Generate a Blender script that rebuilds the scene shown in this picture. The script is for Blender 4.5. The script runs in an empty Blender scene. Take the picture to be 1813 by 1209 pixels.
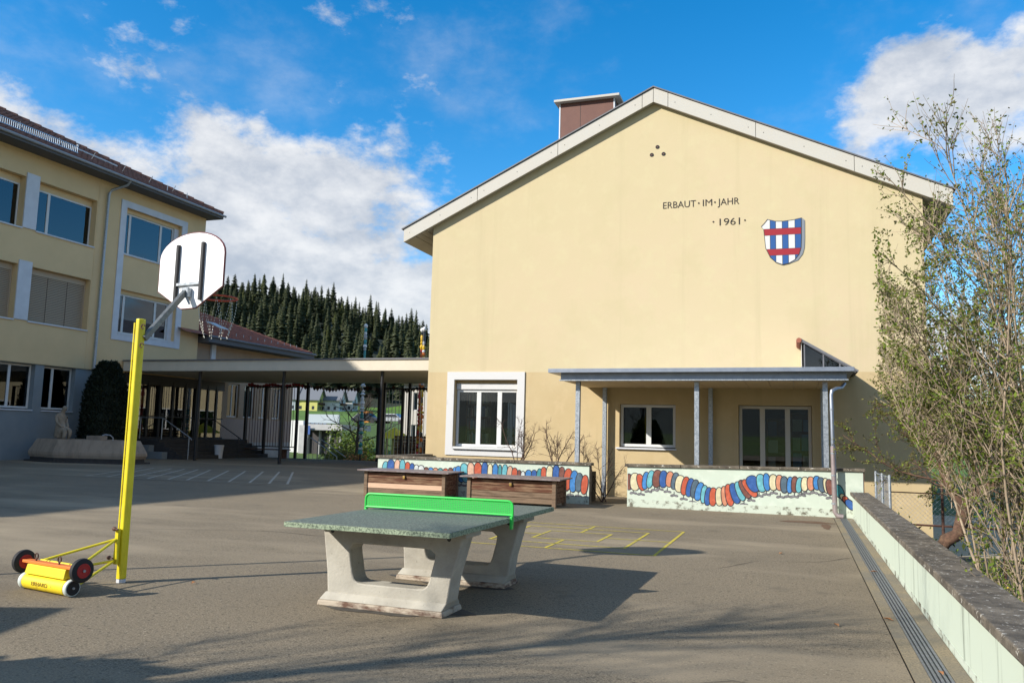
import bpy, bmesh, math, random
import numpy as np
from mathutils import Vector, Matrix
R = math.radians
random.seed(11)
scene = bpy.context.scene
C = scene.collection

# ------------------------------------------------------------------ camera
YAW, PITCH, ROLL, EYE = 0.33612, 0.1135, 0.025446, 1.5324
fw = Vector((-math.sin(YAW)*math.cos(PITCH), math.cos(YAW)*math.cos(PITCH), math.sin(PITCH)))
rt0 = Vector((math.cos(YAW), math.sin(YAW), 0)); up0 = rt0.cross(fw)
rt = rt0*math.cos(ROLL) + up0*math.sin(ROLL); up = up0*math.cos(ROLL) - rt0*math.sin(ROLL)
cam = bpy.data.cameras.new('camera'); camo = bpy.data.objects.new('camera', cam); C.objects.link(camo)
cam.sensor_width = 36; cam.lens = 28.66; cam.clip_start = .05; cam.clip_end = 9000
camo.matrix_world = Matrix(((rt.x, up.x, -fw.x, 0), (rt.y, up.y, -fw.y, 0), (rt.z, up.z, -fw.z, EYE), (0, 0, 0, 1)))
scene.camera = camo

# ------------------------------------------------------------------ light
SUN = Vector((-1.31, -1.28, 1.0)).normalized()          # towards the sun: behind the camera, left
sl = bpy.data.lights.new('sun', 'SUN'); so = bpy.data.objects.new('sun', sl); C.objects.link(so)
sl.energy = 5.0; sl.angle = R(.53); sl.color = (1, .95, .87)
so.rotation_euler = SUN.to_track_quat('Z', 'Y').to_euler(); so.location = SUN*60
vs = scene.view_settings
vs.view_transform = 'Standard'; vs.look = 'None'; vs.gamma = 1; vs.use_curve_mapping = False; vs.exposure = .44

world = bpy.data.worlds.new('World'); scene.world = world; world.use_nodes = True
wt = world.node_tree; wt.nodes.clear()
def wn(t, **k):
    n = wt.nodes.new(t)
    for a, b in k.items(): setattr(n, a, b)
    return n
def wm(op, a, b=None, c=None, clamp=False):
    n = wn('ShaderNodeMath', operation=op, use_clamp=clamp)
    for i, v in enumerate((a, b, c)):
        if v is None: continue
        if isinstance(v, (int, float)): n.inputs[i].default_value = v
        else: wt.links.new(v, n.inputs[i])
    return n.outputs[0]
sky = wn('ShaderNodeTexSky', sky_type='NISHITA', sun_disc=False)
sky.sun_elevation = math.asin(SUN.z); sky.sun_rotation = math.atan2(SUN.x, SUN.y)
sky.altitude = 900; sky.air_density = 1.0; sky.dust_density = .3; sky.ozone_density = 1.6
hsv = wn('ShaderNodeHueSaturation'); hsv.inputs['Saturation'].default_value = 1.46; hsv.inputs['Value'].default_value = 1.42
hsv.inputs['Hue'].default_value = .497
wt.links.new(sky.outputs[0], hsv.inputs['Color'])
tc = wn('ShaderNodeTexCoord'); DIR = tc.outputs['Generated']
sep = wn('ShaderNodeSeparateXYZ'); wt.links.new(DIR, sep.inputs[0])
# clouds: noise over the sky's directions, flattened so that the puffs lie level
comb = wn('ShaderNodeCombineXYZ'); wt.links.new(sep.outputs[0], comb.inputs[0]); wt.links.new(sep.outputs[1], comb.inputs[1]); wt.links.new(wm('MULTIPLY', sep.outputs[2], 1.7), comb.inputs[2])
def wnoise(scale, detail, rough, dist=0.0, off=(0, 0, 0)):
    mp = wn('ShaderNodeMapping'); mp.inputs['Location'].default_value = off; wt.links.new(comb.outputs[0], mp.inputs[0])
    n = wn('ShaderNodeTexNoise'); n.inputs['Scale'].default_value = scale; n.inputs['Detail'].default_value = detail
    n.inputs['Roughness'].default_value = rough; n.inputs['Distortion'].default_value = dist
    wt.links.new(mp.outputs[0], n.inputs['Vector']); return n.outputs['Fac']
n1 = wnoise(4.2, 10, .62, .1, (1.3, .4, 0)); n2 = wnoise(15, 8, .62, .05, (4, 2, 0)); n3 = wnoise(11, 8, .60, .05, (.7, 9, .06))
def blob(d, cosr, amp):      # a bank of cloud standing in one direction of the sky
    v = wn('ShaderNodeVectorMath', operation='DOT_PRODUCT'); v.inputs[1].default_value = Vector(d).normalized()
    wt.links.new(DIR, v.inputs[0])
    m = wn('ShaderNodeMapRange', interpolation_type='SMOOTHERSTEP')
    m.inputs['From Min'].default_value = cosr; m.inputs['From Max'].default_value = 1.0; m.inputs['To Max'].default_value = amp
    wt.links.new(v.outputs['Value'], m.inputs[0]); return m.outputs[0]
def ramp(v, a, b, amp):
    m = wn('ShaderNodeMapRange', interpolation_type='SMOOTHSTEP'); m.inputs['From Min'].default_value = a; m.inputs['From Max'].default_value = b; m.inputs['To Max'].default_value = amp
    wt.links.new(v, m.inputs[0]); return m.outputs[0]
# a bank of cumulus low in the sky, standing higher to the west (left); loose clouds in the rest of the view
west = ramp(sep.outputs[0], -.28, -.52, 1.0)
bias = wm('ADD', wm('MULTIPLY', ramp(sep.outputs[2], .37, .27, .37), west), ramp(sep.outputs[2], .26, .10, .24))
bias = wm('ADD', bias, ramp(sep.outputs[1], .45, -.1, .17))  # extra cloud added behind the camera to fill and warm the shade
for d, a, amp in (((-.648, .645, .405), 5.5, .16), ((-.60, .72, .345), 4, .09), ((-.40, .84, .37), 4.5, .06), ((.115, .935, .335), 7, .20), ((.135, .91, .39), 4.5, .15), ((.24, .90, .345), 6, .23)):
    bias = wm('ADD', bias, blob(d, math.cos(R(a)), amp))
dens = wm('ADD', wm('ADD', wm('MULTIPLY', n1, .92), wm('MULTIPLY', n2, .44)), bias)
mask = wn('ShaderNodeMapRange', interpolation_type='SMOOTHSTEP')
mask.inputs['From Min'].default_value = .775; mask.inputs['From Max'].default_value = .955
wt.links.new(dens, mask.inputs[0])
shade = wn('ShaderNodeMapRange', interpolation_type='SMOOTHSTEP'); shade.inputs['From Min'].default_value = .34; shade.inputs['From Max'].default_value = .66
wt.links.new(wm('ADD', wm('MULTIPLY', n3, .6), wm('MULTIPLY', n2, .4)), shade.inputs[0])
ccol = wn('ShaderNodeMix', data_type='RGBA'); ccol.inputs[6].default_value = (3.2, 3.5, 4.0, 1); ccol.inputs[7].default_value = (5.9, 5.9, 5.9, 1)
wt.links.new(shade.outputs[0], ccol.inputs[0])
veil = ramp(wm('ADD', wm('MULTIPLY', wnoise(2.6, 7, .55, .6, (7, 3, 1)), .75), wm('MULTIPLY', n2, .25)), .50, .74, .30)
mix = wn('ShaderNodeMix', data_type='RGBA')
wt.links.new(wm('MAXIMUM', wm('MULTIPLY', mask.outputs[0], .93), veil), mix.inputs[0]); wt.links.new(hsv.outputs[0], mix.inputs[6]); wt.links.new(ccol.outputs[2], mix.inputs[7])
bg = wn('ShaderNodeBackground'); bg.inputs['Strength'].default_value = .118
wo = wn('ShaderNodeOutputWorld'); wt.links.new(mix.outputs[2], bg.inputs[0]); wt.links.new(bg.outputs[0], wo.inputs[0])

# ------------------------------------------------------------------ materials
MATS = {}
def mat(name, col, rough=.8, col2=None, scale=6, detail=6, fac=(.35, .65), bump=0, bscale=60, metal=0, spec=.4, stretch=(1, 1, 1), col3=None, scale3=1.2, fac3=(.5, .75), extra=()):
    """plain procedural surface: a base colour broken up by one or two noises, optional fine relief"""
    m = bpy.data.materials.new(name); MATS[name] = m; m.use_nodes = True
    t = m.node_tree; p = t.nodes['Principled BSDF']
    p.inputs['Roughness'].default_value = rough; p.inputs['Metallic'].default_value = metal; p.inputs['Specular IOR Level'].default_value = spec
    p.inputs['Base Color'].default_value = (*col, 1)
    g = t.nodes.new('ShaderNodeNewGeometry'); mp = t.nodes.new('ShaderNodeMapping'); mp.inputs['Scale'].default_value = stretch
    t.links.new(g.outputs['Position'], mp.inputs[0])
    def noise(s, d, st=None):
        src = mp
        if st:
            src = t.nodes.new('ShaderNodeMapping'); src.inputs['Scale'].default_value = st; t.links.new(g.outputs['Position'], src.inputs[0])
        n = t.nodes.new('ShaderNodeTexNoise'); n.inputs['Scale'].default_value = s; n.inputs['Detail'].default_value = d; n.inputs['Roughness'].default_value = .62
        t.links.new(src.outputs[0], n.inputs['Vector']); return n.outputs['Fac']
    cur = None
    for c, s, f, *st in ((col2, scale, fac), (col3, scale3, fac3), *extra):
        if c is None: continue
        r = t.nodes.new('ShaderNodeMapRange'); r.inputs['From Min'].default_value = f[0]; r.inputs['From Max'].default_value = f[1]
        t.links.new(noise(s, detail, *st), r.inputs[0])
        x = t.nodes.new('ShaderNodeMix'); x.data_type = 'RGBA'; x.inputs[7].default_value = (*c, 1)
        if cur: t.links.new(cur, x.inputs[6])
        else: x.inputs[6].default_value = (*col, 1)
        t.links.new(r.outputs[0], x.inputs[0]); cur = x.outputs[2]
    if cur: t.links.new(cur, p.inputs['Base Color'])
    if bump:
        b = t.nodes.new('ShaderNodeBump'); b.inputs['Strength'].default_value = bump; b.inputs['Distance'].default_value = .01
        t.links.new(noise(bscale, 5), b.inputs['Height']); t.links.new(b.outputs[0], p.inputs['Normal'])
    return m
def glass(name, tint, refl_ior=1.5, gloss=(1, 1, 1)):
    m = bpy.data.materials.new(name); m.use_nodes = True; t = m.node_tree; t.nodes.clear()
    o = t.nodes.new('ShaderNodeOutputMaterial'); tr = t.nodes.new('ShaderNodeBsdfTransparent'); gl = t.nodes.new('ShaderNodeBsdfGlossy')
    fr = t.nodes.new('ShaderNodeFresnel'); fr.inputs[0].default_value = refl_ior; mx = t.nodes.new('ShaderNodeMixShader')
    tr.inputs[0].default_value = (*tint, 1); gl.inputs[0].default_value = (*gloss, 1); gl.inputs['Roughness'].default_value = .008
    t.links.new(fr.outputs[0], mx.inputs[0]); t.links.new(tr.outputs[0], mx.inputs[1]); t.links.new(gl.outputs[0], mx.inputs[2]); t.links.new(mx.outputs[0], o.inputs[0])
    MATS[name] = m; return m
def leafmat(name, col, col2, trans=.25):
    m = bpy.data.materials.new(name); m.use_nodes = True; t = m.node_tree; p = t.nodes['Principled BSDF']; p.inputs['Roughness'].default_value = .6; p.inputs['Specular IOR Level'].default_value = .25
    o = t.nodes['Material Output']
    g = t.nodes.new('ShaderNodeNewGeometry'); x = t.nodes.new('ShaderNodeMix'); x.data_type = 'RGBA'
    x.inputs[6].default_value = (*col, 1); x.inputs[7].default_value = (*col2, 1); t.links.new(g.outputs['Random Per Island'], x.inputs[0])
    t.links.new(x.outputs[2], p.inputs['Base Color'])
    tl = t.nodes.new('ShaderNodeBsdfTranslucent'); t.links.new(x.outputs[2], tl.inputs[0]); ms = t.nodes.new('ShaderNodeMixShader'); ms.inputs[0].default_value = trans
    t.links.new(p.outputs[0], ms.inputs[1]); t.links.new(tl.outputs[0], ms.inputs[2]); t.links.new(ms.outputs[0], o.inputs[0]); MATS[name] = m; return m

mat('render_upper', (.545, .457, .278), .9, (.57, .46, .295), .22, fac=(.42, .66), bump=.35, bscale=90, extra=(((.515, .437, .257), 1.1, (.52, .80)), ((.495, .42, .25), 16, (.62, .80)), ((.47, .395, .235), 1.5, (.54, .86), (1.6, 1.6, .07))), col3=(.565, .485, .295), scale3=3)
mat('render_lower', (.525, .41, .23), .9, (.485, .37, .20), .9, bump=.35, bscale=90, extra=(((.44, .34, .19), 14, (.62, .80)), ((.42, .325, .18), 1.5, (.52, .86), (1.6, 1.6, .10))), col3=(.545, .42, .24), scale3=3)
mat('render_school', (.70, .51, .275), .9, (.65, .475, .255), .8, bump=.25, bscale=90)
mat('render_base', (.235, .265, .275), .9, (.20, .23, .245), 1.0, bump=.25, bscale=90)
mat('render_annex', (.40, .29, .20), .9, (.36, .26, .18), 1.0)
mat('annex_boards', (.42, .33, .28), .85, (.36, .28, .24), 4, stretch=(9, 9, .6))
mat('white_paint', (.64, .64, .62), .55, (.59, .59, .57), 3)
mat('grey_white', (.62, .63, .65), .6, (.55, .56, .58), 2)
mat('marble', (.58, .57, .55), .5, (.46, .45, .44), 2.2, fac=(.60, .72), detail=9)
mat('fascia', (.50, .47, .41), .7, (.50, .48, .43), 1.2, bump=.1)
mat('walk_fascia', (.66, .585, .46), .8, (.59, .525, .415), 1.2, bump=.15)
mat('soffit', (.40, .37, .31), .8, (.35, .32, .27), 2)
mat('bracket_dark', (.03, .03, .03), .6)
mat('chimney_brown', (.15, .065, .045), .6, (.13, .055, .04), 2)
mat('roof_edge', (.16, .16, .17), .5, (.12, .12, .13), 4)
mat('zinc', (.30, .33, .38), .42, (.24, .27, .32), 5, metal=.55)
mat('galvanised', (.42, .45, .48), .45, (.27, .30, .33), 26, metal=.6, fac=(.42, .58))
mat('arm_steel', (.20, .21, .20), .45, (.13, .135, .13), 16, metal=.5)
mat('copper_pipe', (.36, .30, .29), .45, (.28, .23, .23), 7, metal=.45)
mat('porch_soffit', (.55, .44, .28), .8, (.48, .38, .23), 3, stretch=(1, 8, 1))
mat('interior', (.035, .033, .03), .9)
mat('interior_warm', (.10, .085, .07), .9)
mat('shelf_wood', (.16, .085, .03), .7, (.11, .06, .02), 8)
glass('window_glass', (.82, .85, .84), 1.5)
glass('entrance_glass', (.72, .75, .75), 2.3)
glass('tinted_glass', (.30, .34, .36), 1.75, (.9, .95, 1))
mat('lettering', (.022, .015, .012), .6)
mat('shield_white', (.60, .60, .58), .6); mat('shield_blue', (.018, .085, .27), .6); mat('shield_red', (.30, .014, .025), .6); mat('shield_edge', (.035, .035, .04), .6); mat('shield_side', (.20, .22, .25), .6)
# sun-bleached asphalt: pale and dark stones, broad worn patches, damp smears
mat('asphalt', (.285, .226, .146), .93, (.098, .078, .051), 75, detail=4, fac=(.42, .66), bump=.55, bscale=160, col3=(.165, .132, .087), scale3=.30, fac3=(.42, .74), extra=(((.085, .07, .048), 26, (.56, .65)), ((.42, .35, .24), 42, (.61, .68)), ((.115, .094, .064), 1.7, (.60, .80)), ((.33, .265, .175), .12, (.50, .66), (1, 2.5, 1))))
mat('strip_concrete', (.30, .24, .15), .93, (.12, .10, .065), 60, detail=4, fac=(.42, .7), bump=.6, bscale=110, col3=(.17, .155, .125), scale3=1.1, fac3=(.42, .7))
mat('joint_dark', (.02, .019, .017), .95)
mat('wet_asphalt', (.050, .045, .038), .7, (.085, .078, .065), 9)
mat('rust_patch', (.12, .06, .03), .9, (.16, .10, .06), 7)
mat('grate_steel', (.24, .25, .27), .45, (.17, .18, .19), 20, metal=.5)
mat('mint_paint', (.49, .545, .445), .8, (.51, .58, .48), 1.5, bump=.15, col3=(.60, .65, .55), scale3=5, extra=(((.30, .31, .24), 9, (.66, .76)),))
mat('mint_stain', (.50, .56, .455), .85, (.045, .05, .03), 2.2, detail=9, fac=(.60, .72), stretch=(1, 2.2, .12), bump=.2, col3=(.17, .19, .13), scale3=6, fac3=(.63, .76))
mat('mint_dirty', (.50, .55, .455), .85, (.13, .12, .085), 7, detail=9, fac=(.50, .62), bump=.3)
mat('coping', (.185, .155, .115), .95, (.075, .062, .046), 5, fac=(.36, .62), bump=.9, bscale=60, col3=(.50, .47, .40), scale3=21, fac3=(.60, .66), extra=(((.055, .046, .035), 30, (.60, .68)),))
mat('coping_edge', (.20, .16, .12), .95, (.09, .07, .055), 6, bump=.6)
for n, c in dict(cream=(.80, .72, .45), red=(.62, .12, .055), salmon=(.72, .30, .17), blue=(.06, .26, .62), dkblue=(.04, .13, .40), cyan=(.16, .50, .56), teal=(.07, .33, .36), brown=(.23, .085, .06), slate=(.10, .16, .21), white=(.72, .76, .72), pink=(.74, .46, .32), line=(.035, .035, .045), foot=(.24, .23, .24)).items():
    c = tuple(v*.66 for v in c); mat('mural_'+n, c, .8, tuple(min(1, v*1.35+.02) for v in c), 11, fac=(.46, .72), extra=((tuple(v*.72 for v in c), 5, (.55, .8)), ((.46, .50, .40), 40, (.70, .74))))
mat('old_wood', (.10, .035, .016), .8, (.25, .16, .09), 3.5, stretch=(.7, 3, 6), fac=(.42, .68), bump=.5, bscale=40)
mat('worn_wood', (.20, .135, .085), .85, (.08, .05, .03), 3.5, stretch=(.7, 3, 7), fac=(.45, .7), bump=.5, bscale=40)
mat('new_board', (.62, .42, .28), .8, (.55, .36, .24), 5, stretch=(.7, 3, 8))
mat('lid_sheet', (.17, .125, .115), .55, (.30, .27, .26), 8, fac=(.45, .75), bump=.2)
mat('brass', (.42, .28, .08), .4, metal=.8)
mat('table_top', (.115, .135, .105), .75, (.21, .235, .185), 55, detail=3, fac=(.50, .60), bump=.12, bscale=90, col3=(.06, .07, .055), scale3=70, fac3=(.55, .63))
mat('table_edge', (.30, .36, .24), .85, (.10, .125, .085), 60, detail=3, fac=(.45, .6), bump=.4)
mat('leg_concrete', (.445, .415, .345), .9, (.32, .295, .245), 3.2, bump=.45, bscale=55, col3=(.14, .13, .11), scale3=30, fac3=(.66, .72), extra=(((.20, .18, .15), 2.4, (.62, .80)),))
mat('foot_concrete', (.45, .38, .29), .95, (.13, .072, .048), 6, fac=(.46, .64), stretch=(1, 1, 2.2), bump=.7, bscale=35)
mat('net_green', (.03, .52, .07), .42); mat('net_mesh', (.028, .44, .065), .6)
mat('yellow_paint', (.74, .62, .015), .40, (.64, .52, .012), 5, spec=.5, extra=(((.22, .16, .03), 30, (.68, .74)),)); mat('yellow_flat', (.78, .60, .02), .55, (.50, .33, .02), 9, fac=(.52, .72), extra=(((.10, .07, .03), 26, (.66, .72)),))
mat('orange_paint', (.75, .20, .035), .5); mat('rubber', (.018, .018, .019), .75); mat('rim_red', (.36, .02, .02), .5); mat('rusty_steel', (.055, .03, .022), .7, (.12, .05, .03), 14)
mat('rubber_pale', (.55, .60, .55), .6); mat('board_white', (.86, .86, .86), .5); mat('board_rim', (.16, .05, .05), .5); mat('ring_red', (.45, .07, .03), .5); mat('chain', (.55, .52, .44), .4, metal=.6)
mat('marking_yellow', (.58, .46, .035), .85, (.30, .255, .09), 16, fac=(.42, .66)); mat('marking_white', (.52, .47, .38), .85, (.24, .20, .14), 14, fac=(.45, .68))
mat('black_steel', (.018, .018, .02), .5); mat('dark_stone', (.055, .052, .05), .9, (.04, .038, .036), 5); mat('basin_stone', (.34, .275, .21), .9, (.20, .165, .13), 2.2, stretch=(2, 2, .4), fac=(.45, .75), bump=.1)
mat('statue_stone', (.34, .28, .21), .9, (.23, .19, .14), 4, bump=.35, bscale=30); mat('blind', (.44, .35, .25), .6); mat('tile_brown', (.22, .10, .068), .85, (.13, .062, .046), 5, bump=.2); mat('tile_red', (.36, .125, .075), .85, (.24, .085, .055), 5)
mat('snow_guard', (.36, .44, .52), .4, metal=.4); mat('gutter_grey', (.33, .34, .36), .5, (.29, .30, .32), 3); mat('eave_dark', (.115, .115, .12), .8)
mat('bark', (.10, .075, .055), .95, (.055, .042, .032), 22, bump=.6, bscale=70); mat('bark_red', (.13, .070, .045), .95, (.06, .035, .022), 14, bump=.9, bscale=45, col3=(.20, .12, .07), scale3=5); mat('twig', (.21, .165, .125), .9, (.14, .105, .08), 12); mat('twig_pale', (.40, .31, .215), .85, (.22, .165, .11), 6); mat('twig_brown', (.085, .050, .038), .9)
leafmat('leaf_spring', (.09, .145, .018), (.20, .26, .03), .3); leafmat('leaf_olive', (.10, .105, .025), (.19, .175, .045), .25); leafmat('spruce', (.020, .032, .014), (.085, .098, .042), .05); leafmat('spruce_light', (.05, .07, .02), (.11, .12, .035), .1)
leafmat('thuja', (.006, .011, .006), (.016, .024, .010), .05); leafmat('larch', (.16, .20, .02), (.24, .27, .03), .2); leafmat('hedge', (.04, .07, .015), (.10, .12, .03), .2); leafmat('dry_leaf', (.42, .15, .05), (.55, .28, .12), .2); leafmat('lichen', (.45, .33, .02), (.5, .38, .05), .1)
mat('grass', (.045, .085, .014), .95, (.075, .125, .02), 1.2, bump=.5, bscale=20); mat('meadow', (.10, .20, .012), .95, (.075, .13, .02), .03); mat('soil', (.05, .042, .03), .95, (.08, .065, .045), 3, bump=.6); mat('forest_floor', (.02, .028, .014), .95); mat('far_hill', (.035, .055, .05), .95, (.05, .075, .06), .01); mat('road', (.46, .38, .27), .9, (.36, .30, .21), 4)
mat('concrete_wall', (.42, .42, .42), .9, (.34, .34, .34), 2); mat('warmed_path', (.52, .41, .27), .95, (.42, .33, .21), 8); mat('garage_dark', (.05, .045, .045), .8); mat('house_white', (.62, .62, .60), .9); mat('house_yellow', (.52, .50, .16), .9); mat('house_blue', (.40, .46, .50), .9); mat('house_cream', (.48, .45, .40), .9); mat('slate_roof', (.17, .18, .20), .8, (.12, .13, .15), 2, stretch=(6, 6, 1)); mat('timber', (.10, .05, .03), .85, (.06, .03, .02), 6)
mat('sign_blue', (.03, .09, .30), .5); mat('car_silver', (.42, .43, .45), .3, metal=.4); mat('car_dark', (.03, .035, .045), .3); mat('car_white', (.65, .66, .68), .3); mat('playhouse_yellow', (.62, .50, .02), .7); mat('orange_crate', (.55, .22, .04), .7)
for n, c in dict(white=(.7, .7, .68), teal=(.05, .28, .28), red=(.52, .05, .03), orange=(.62, .17, .03), gold=(.60, .38, .03), grey=(.36, .36, .36), black=(.03, .03, .03), green=(.06, .22, .10)).items(): mat('glaze_'+n, c, .3)
for i, c in enumerate(((.30, .28, .24), (.10, .16, .22), (.24, .08, .05), (.20, .22, .14), (.36, .31, .20), (.06, .07, .09), (.16, .24, .24))): mat('book_cover_%s' % 'abcdefg'[i], c, .6)
# ------------------------------------------------------------------ mesh tools
BASE = {}
def tag(o, label=None, cat=None, group=None, kind=None):
    if label: o['label'] = label
    if cat: o['category'] = cat
    if group: o['group'] = group
    if kind: o['kind'] = kind
    return o
def thing(name, label, cat, loc=(0, 0, 0), group=None):
    o = bpy.data.objects.new(name, None); C.objects.link(o); o.location = loc; o.empty_display_size = .2
    BASE[o.name] = Vector(loc); return tag(o, label, cat, group)
class MB:
    def __init__(s, T=None): s.v = []; s.f = []; s.m = []; s.T = T; s.cur = 0
    def pt(s, p):
        p = Vector(p); s.v.append(s.T @ p if s.T else p); return len(s.v)-1
    def poly(s, pts):
        s.f.append([s.pt(p) for p in pts]); s.m.append(s.cur); return s
    def hull8(s, P):      # P[0..3] one face, P[4..7] the opposite one
        i = [s.pt(p) for p in P]
        for q in ((0, 3, 2, 1), (4, 5, 6, 7), (0, 1, 5, 4), (1, 2, 6, 5), (2, 3, 7, 6), (3, 0, 4, 7)):
            s.f.append([i[k] for k in q]); s.m.append(s.cur)
        return s
    def box(s, x0, x1, y0, y1, z0, z1):
        return s.hull8(((x0, y0, z0), (x1, y0, z0), (x1, y1, z0), (x0, y1, z0), (x0, y0, z1), (x1, y0, z1), (x1, y1, z1), (x0, y1, z1)))
    def ext(s, pts, d):      # closed prism from a planar outline
        d = Vector(d); n = len(pts); a = [s.pt(p) for p in pts]; b = [s.pt(Vector(p)+d) for p in pts]
        s.f.append(a[::-1]); s.m.append(s.cur); s.f.append(b); s.m.append(s.cur)
        for i in range(n): s.f.append([a[i], a[(i+1) % n], b[(i+1) % n], b[i]]); s.m.append(s.cur)
        return s
    def tube(s, pts, r, n=8, cap=True, closed=False):
        P = [Vector(p) for p in pts]; rr = r if isinstance(r, (list, tuple)) else [r]*len(P); rings = []; prev = None; N = len(P)
        for i, p in enumerate(P):
            if closed: t = P[(i+1) % N]-P[i-1]
            else: t = P[min(i+1, N-1)]-P[max(i-1, 0)]
            if t.length < 1e-9: t = Vector((0, 0, 1))
            t.normalize()
            if prev is None: a = t.orthogonal().normalized()
            else:
                a = prev-t*prev.dot(t); a = a.normalized() if a.length > 1e-6 else t.orthogonal().normalized()
            prev = a; b = t.cross(a)
            rings.append([s.pt(p+(a*math.cos(k*2*math.pi/n)+b*math.sin(k*2*math.pi/n))*rr[i]) for k in range(n)])
        for i in range(N if closed else N-1):
            A = rings[i]; B = rings[(i+1) % N]
            for k in range(n): s.f.append([A[k], A[(k+1) % n], B[(k+1) % n], B[k]]); s.m.append(s.cur)
        if cap and not closed:
            s.f.append(rings[0][::-1]); s.m.append(s.cur); s.f.append(rings[-1]); s.m.append(s.cur)
        return s
    def lathe(s, c, ax, prof, n=20):      # prof: (distance along ax, radius)
        c = Vector(c); ax = Vector(ax).normalized(); a = ax.orthogonal().normalized(); b = ax.cross(a); rings = []
        for d, r in prof: rings.append([s.pt(c+ax*d+(a*math.cos(k*2*math.pi/n)+b*math.sin(k*2*math.pi/n))*max(r, 1e-4)) for k in range(n)])
        for A, B in zip(rings, rings[1:]):
            for k in range(n): s.f.append([A[k], A[(k+1) % n], B[(k+1) % n], B[k]]); s.m.append(s.cur)
        s.f.append(rings[0][::-1]); s.m.append(s.cur); s.f.append(rings[-1]); s.m.append(s.cur)
        return s
    def build(s, name, mats, parent=None, smooth=False, bevel=0, kind=None, label=None, recalc=True):
        if not isinstance(mats, (list, tuple)): mats = [mats]
        if parent is None:
            V = s.v; lo = [min(p[i] for p in V) for i in range(3)]; hi = [max(p[i] for p in V) for i in range(3)]
            base = Vector(((lo[0]+hi[0])/2, (lo[1]+hi[1])/2, lo[2]))
        else: base = BASE[parent.name]
        me = bpy.data.meshes.new(name); me.from_pydata([p-base for p in s.v], [], s.f)
        for q in mats: me.materials.append(MATS[q])
        if len(mats) > 1: me.polygons.foreach_set('material_index', s.m)
        if recalc:
            bm = bmesh.new(); bm.from_mesh(me); bmesh.ops.recalc_face_normals(bm, faces=bm.faces); bm.to_mesh(me); bm.free()
        if smooth:
            me.polygons.foreach_set('use_smooth', [True]*len(me.polygons))
            if smooth != 'all': me.set_sharp_from_angle(angle=R(38))
        o = bpy.data.objects.new(name, me); C.objects.link(o)
        if parent is None: o.location = base
        else: o.parent = parent
        BASE[o.name] = base
        if bevel:
            b = o.modifiers.new('edge', 'BEVEL'); b.width = bevel; b.segments = 2; b.limit_method = 'ANGLE'; b.angle_limit = R(40)
        if kind: o['kind'] = kind
        if label: o['label'] = label
        return o
def npmesh(name, V, F, mats, parent=None, loc=(0, 0, 0), kind=None, smooth=False, mi=None):
    """big meshes from numpy arrays (quads or triangles)"""
    me = bpy.data.meshes.new(name); V = np.asarray(V, np.float32); F = np.asarray(F, np.int32); k = F.shape[1]
    me.vertices.add(len(V)); me.vertices.foreach_set('co', V.ravel()); me.loops.add(F.size); me.loops.foreach_set('vertex_index', F.ravel())
    me.polygons.add(len(F)); me.polygons.foreach_set('loop_start', np.arange(0, F.size, k, dtype=np.int32))
    for q in (mats if isinstance(mats, (list, tuple)) else [mats]): me.materials.append(MATS[q])
    if mi is not None: me.polygons.foreach_set('material_index', np.asarray(mi, np.int32))
    if smooth: me.polygons.foreach_set('use_smooth', np.ones(len(F), bool))
    me.update(calc_edges=True); me.validate()
    o = bpy.data.objects.new(name, me); C.objects.link(o); o.location = loc
    if parent: o.parent = parent
    BASE[o.name] = Vector(loc) if not parent else BASE[parent.name]
    if kind: o['kind'] = kind
    return o
def copy_part(o, parent, delta):
    c = o.copy(); C.objects.link(c); c.parent = parent; c.location = o.location+Vector(delta); BASE[c.name] = BASE[o.name]+Vector(delta)
    for ch in [k for k in bpy.data.objects if k.parent == o]: copy_part(ch, c, (0, 0, 0))
    return c
def copy_thing(o, loc, label=None, rz=None):
    kids = [k for k in bpy.data.objects if k.parent == o]
    c = o.copy(); C.objects.link(c); c.location = loc; BASE[c.name] = Vector(loc)
    if rz is not None: c.rotation_euler.z = rz
    if label: c['label'] = label
    for k in kids: copy_part(k, c, (0, 0, 0))
    return c

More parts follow.
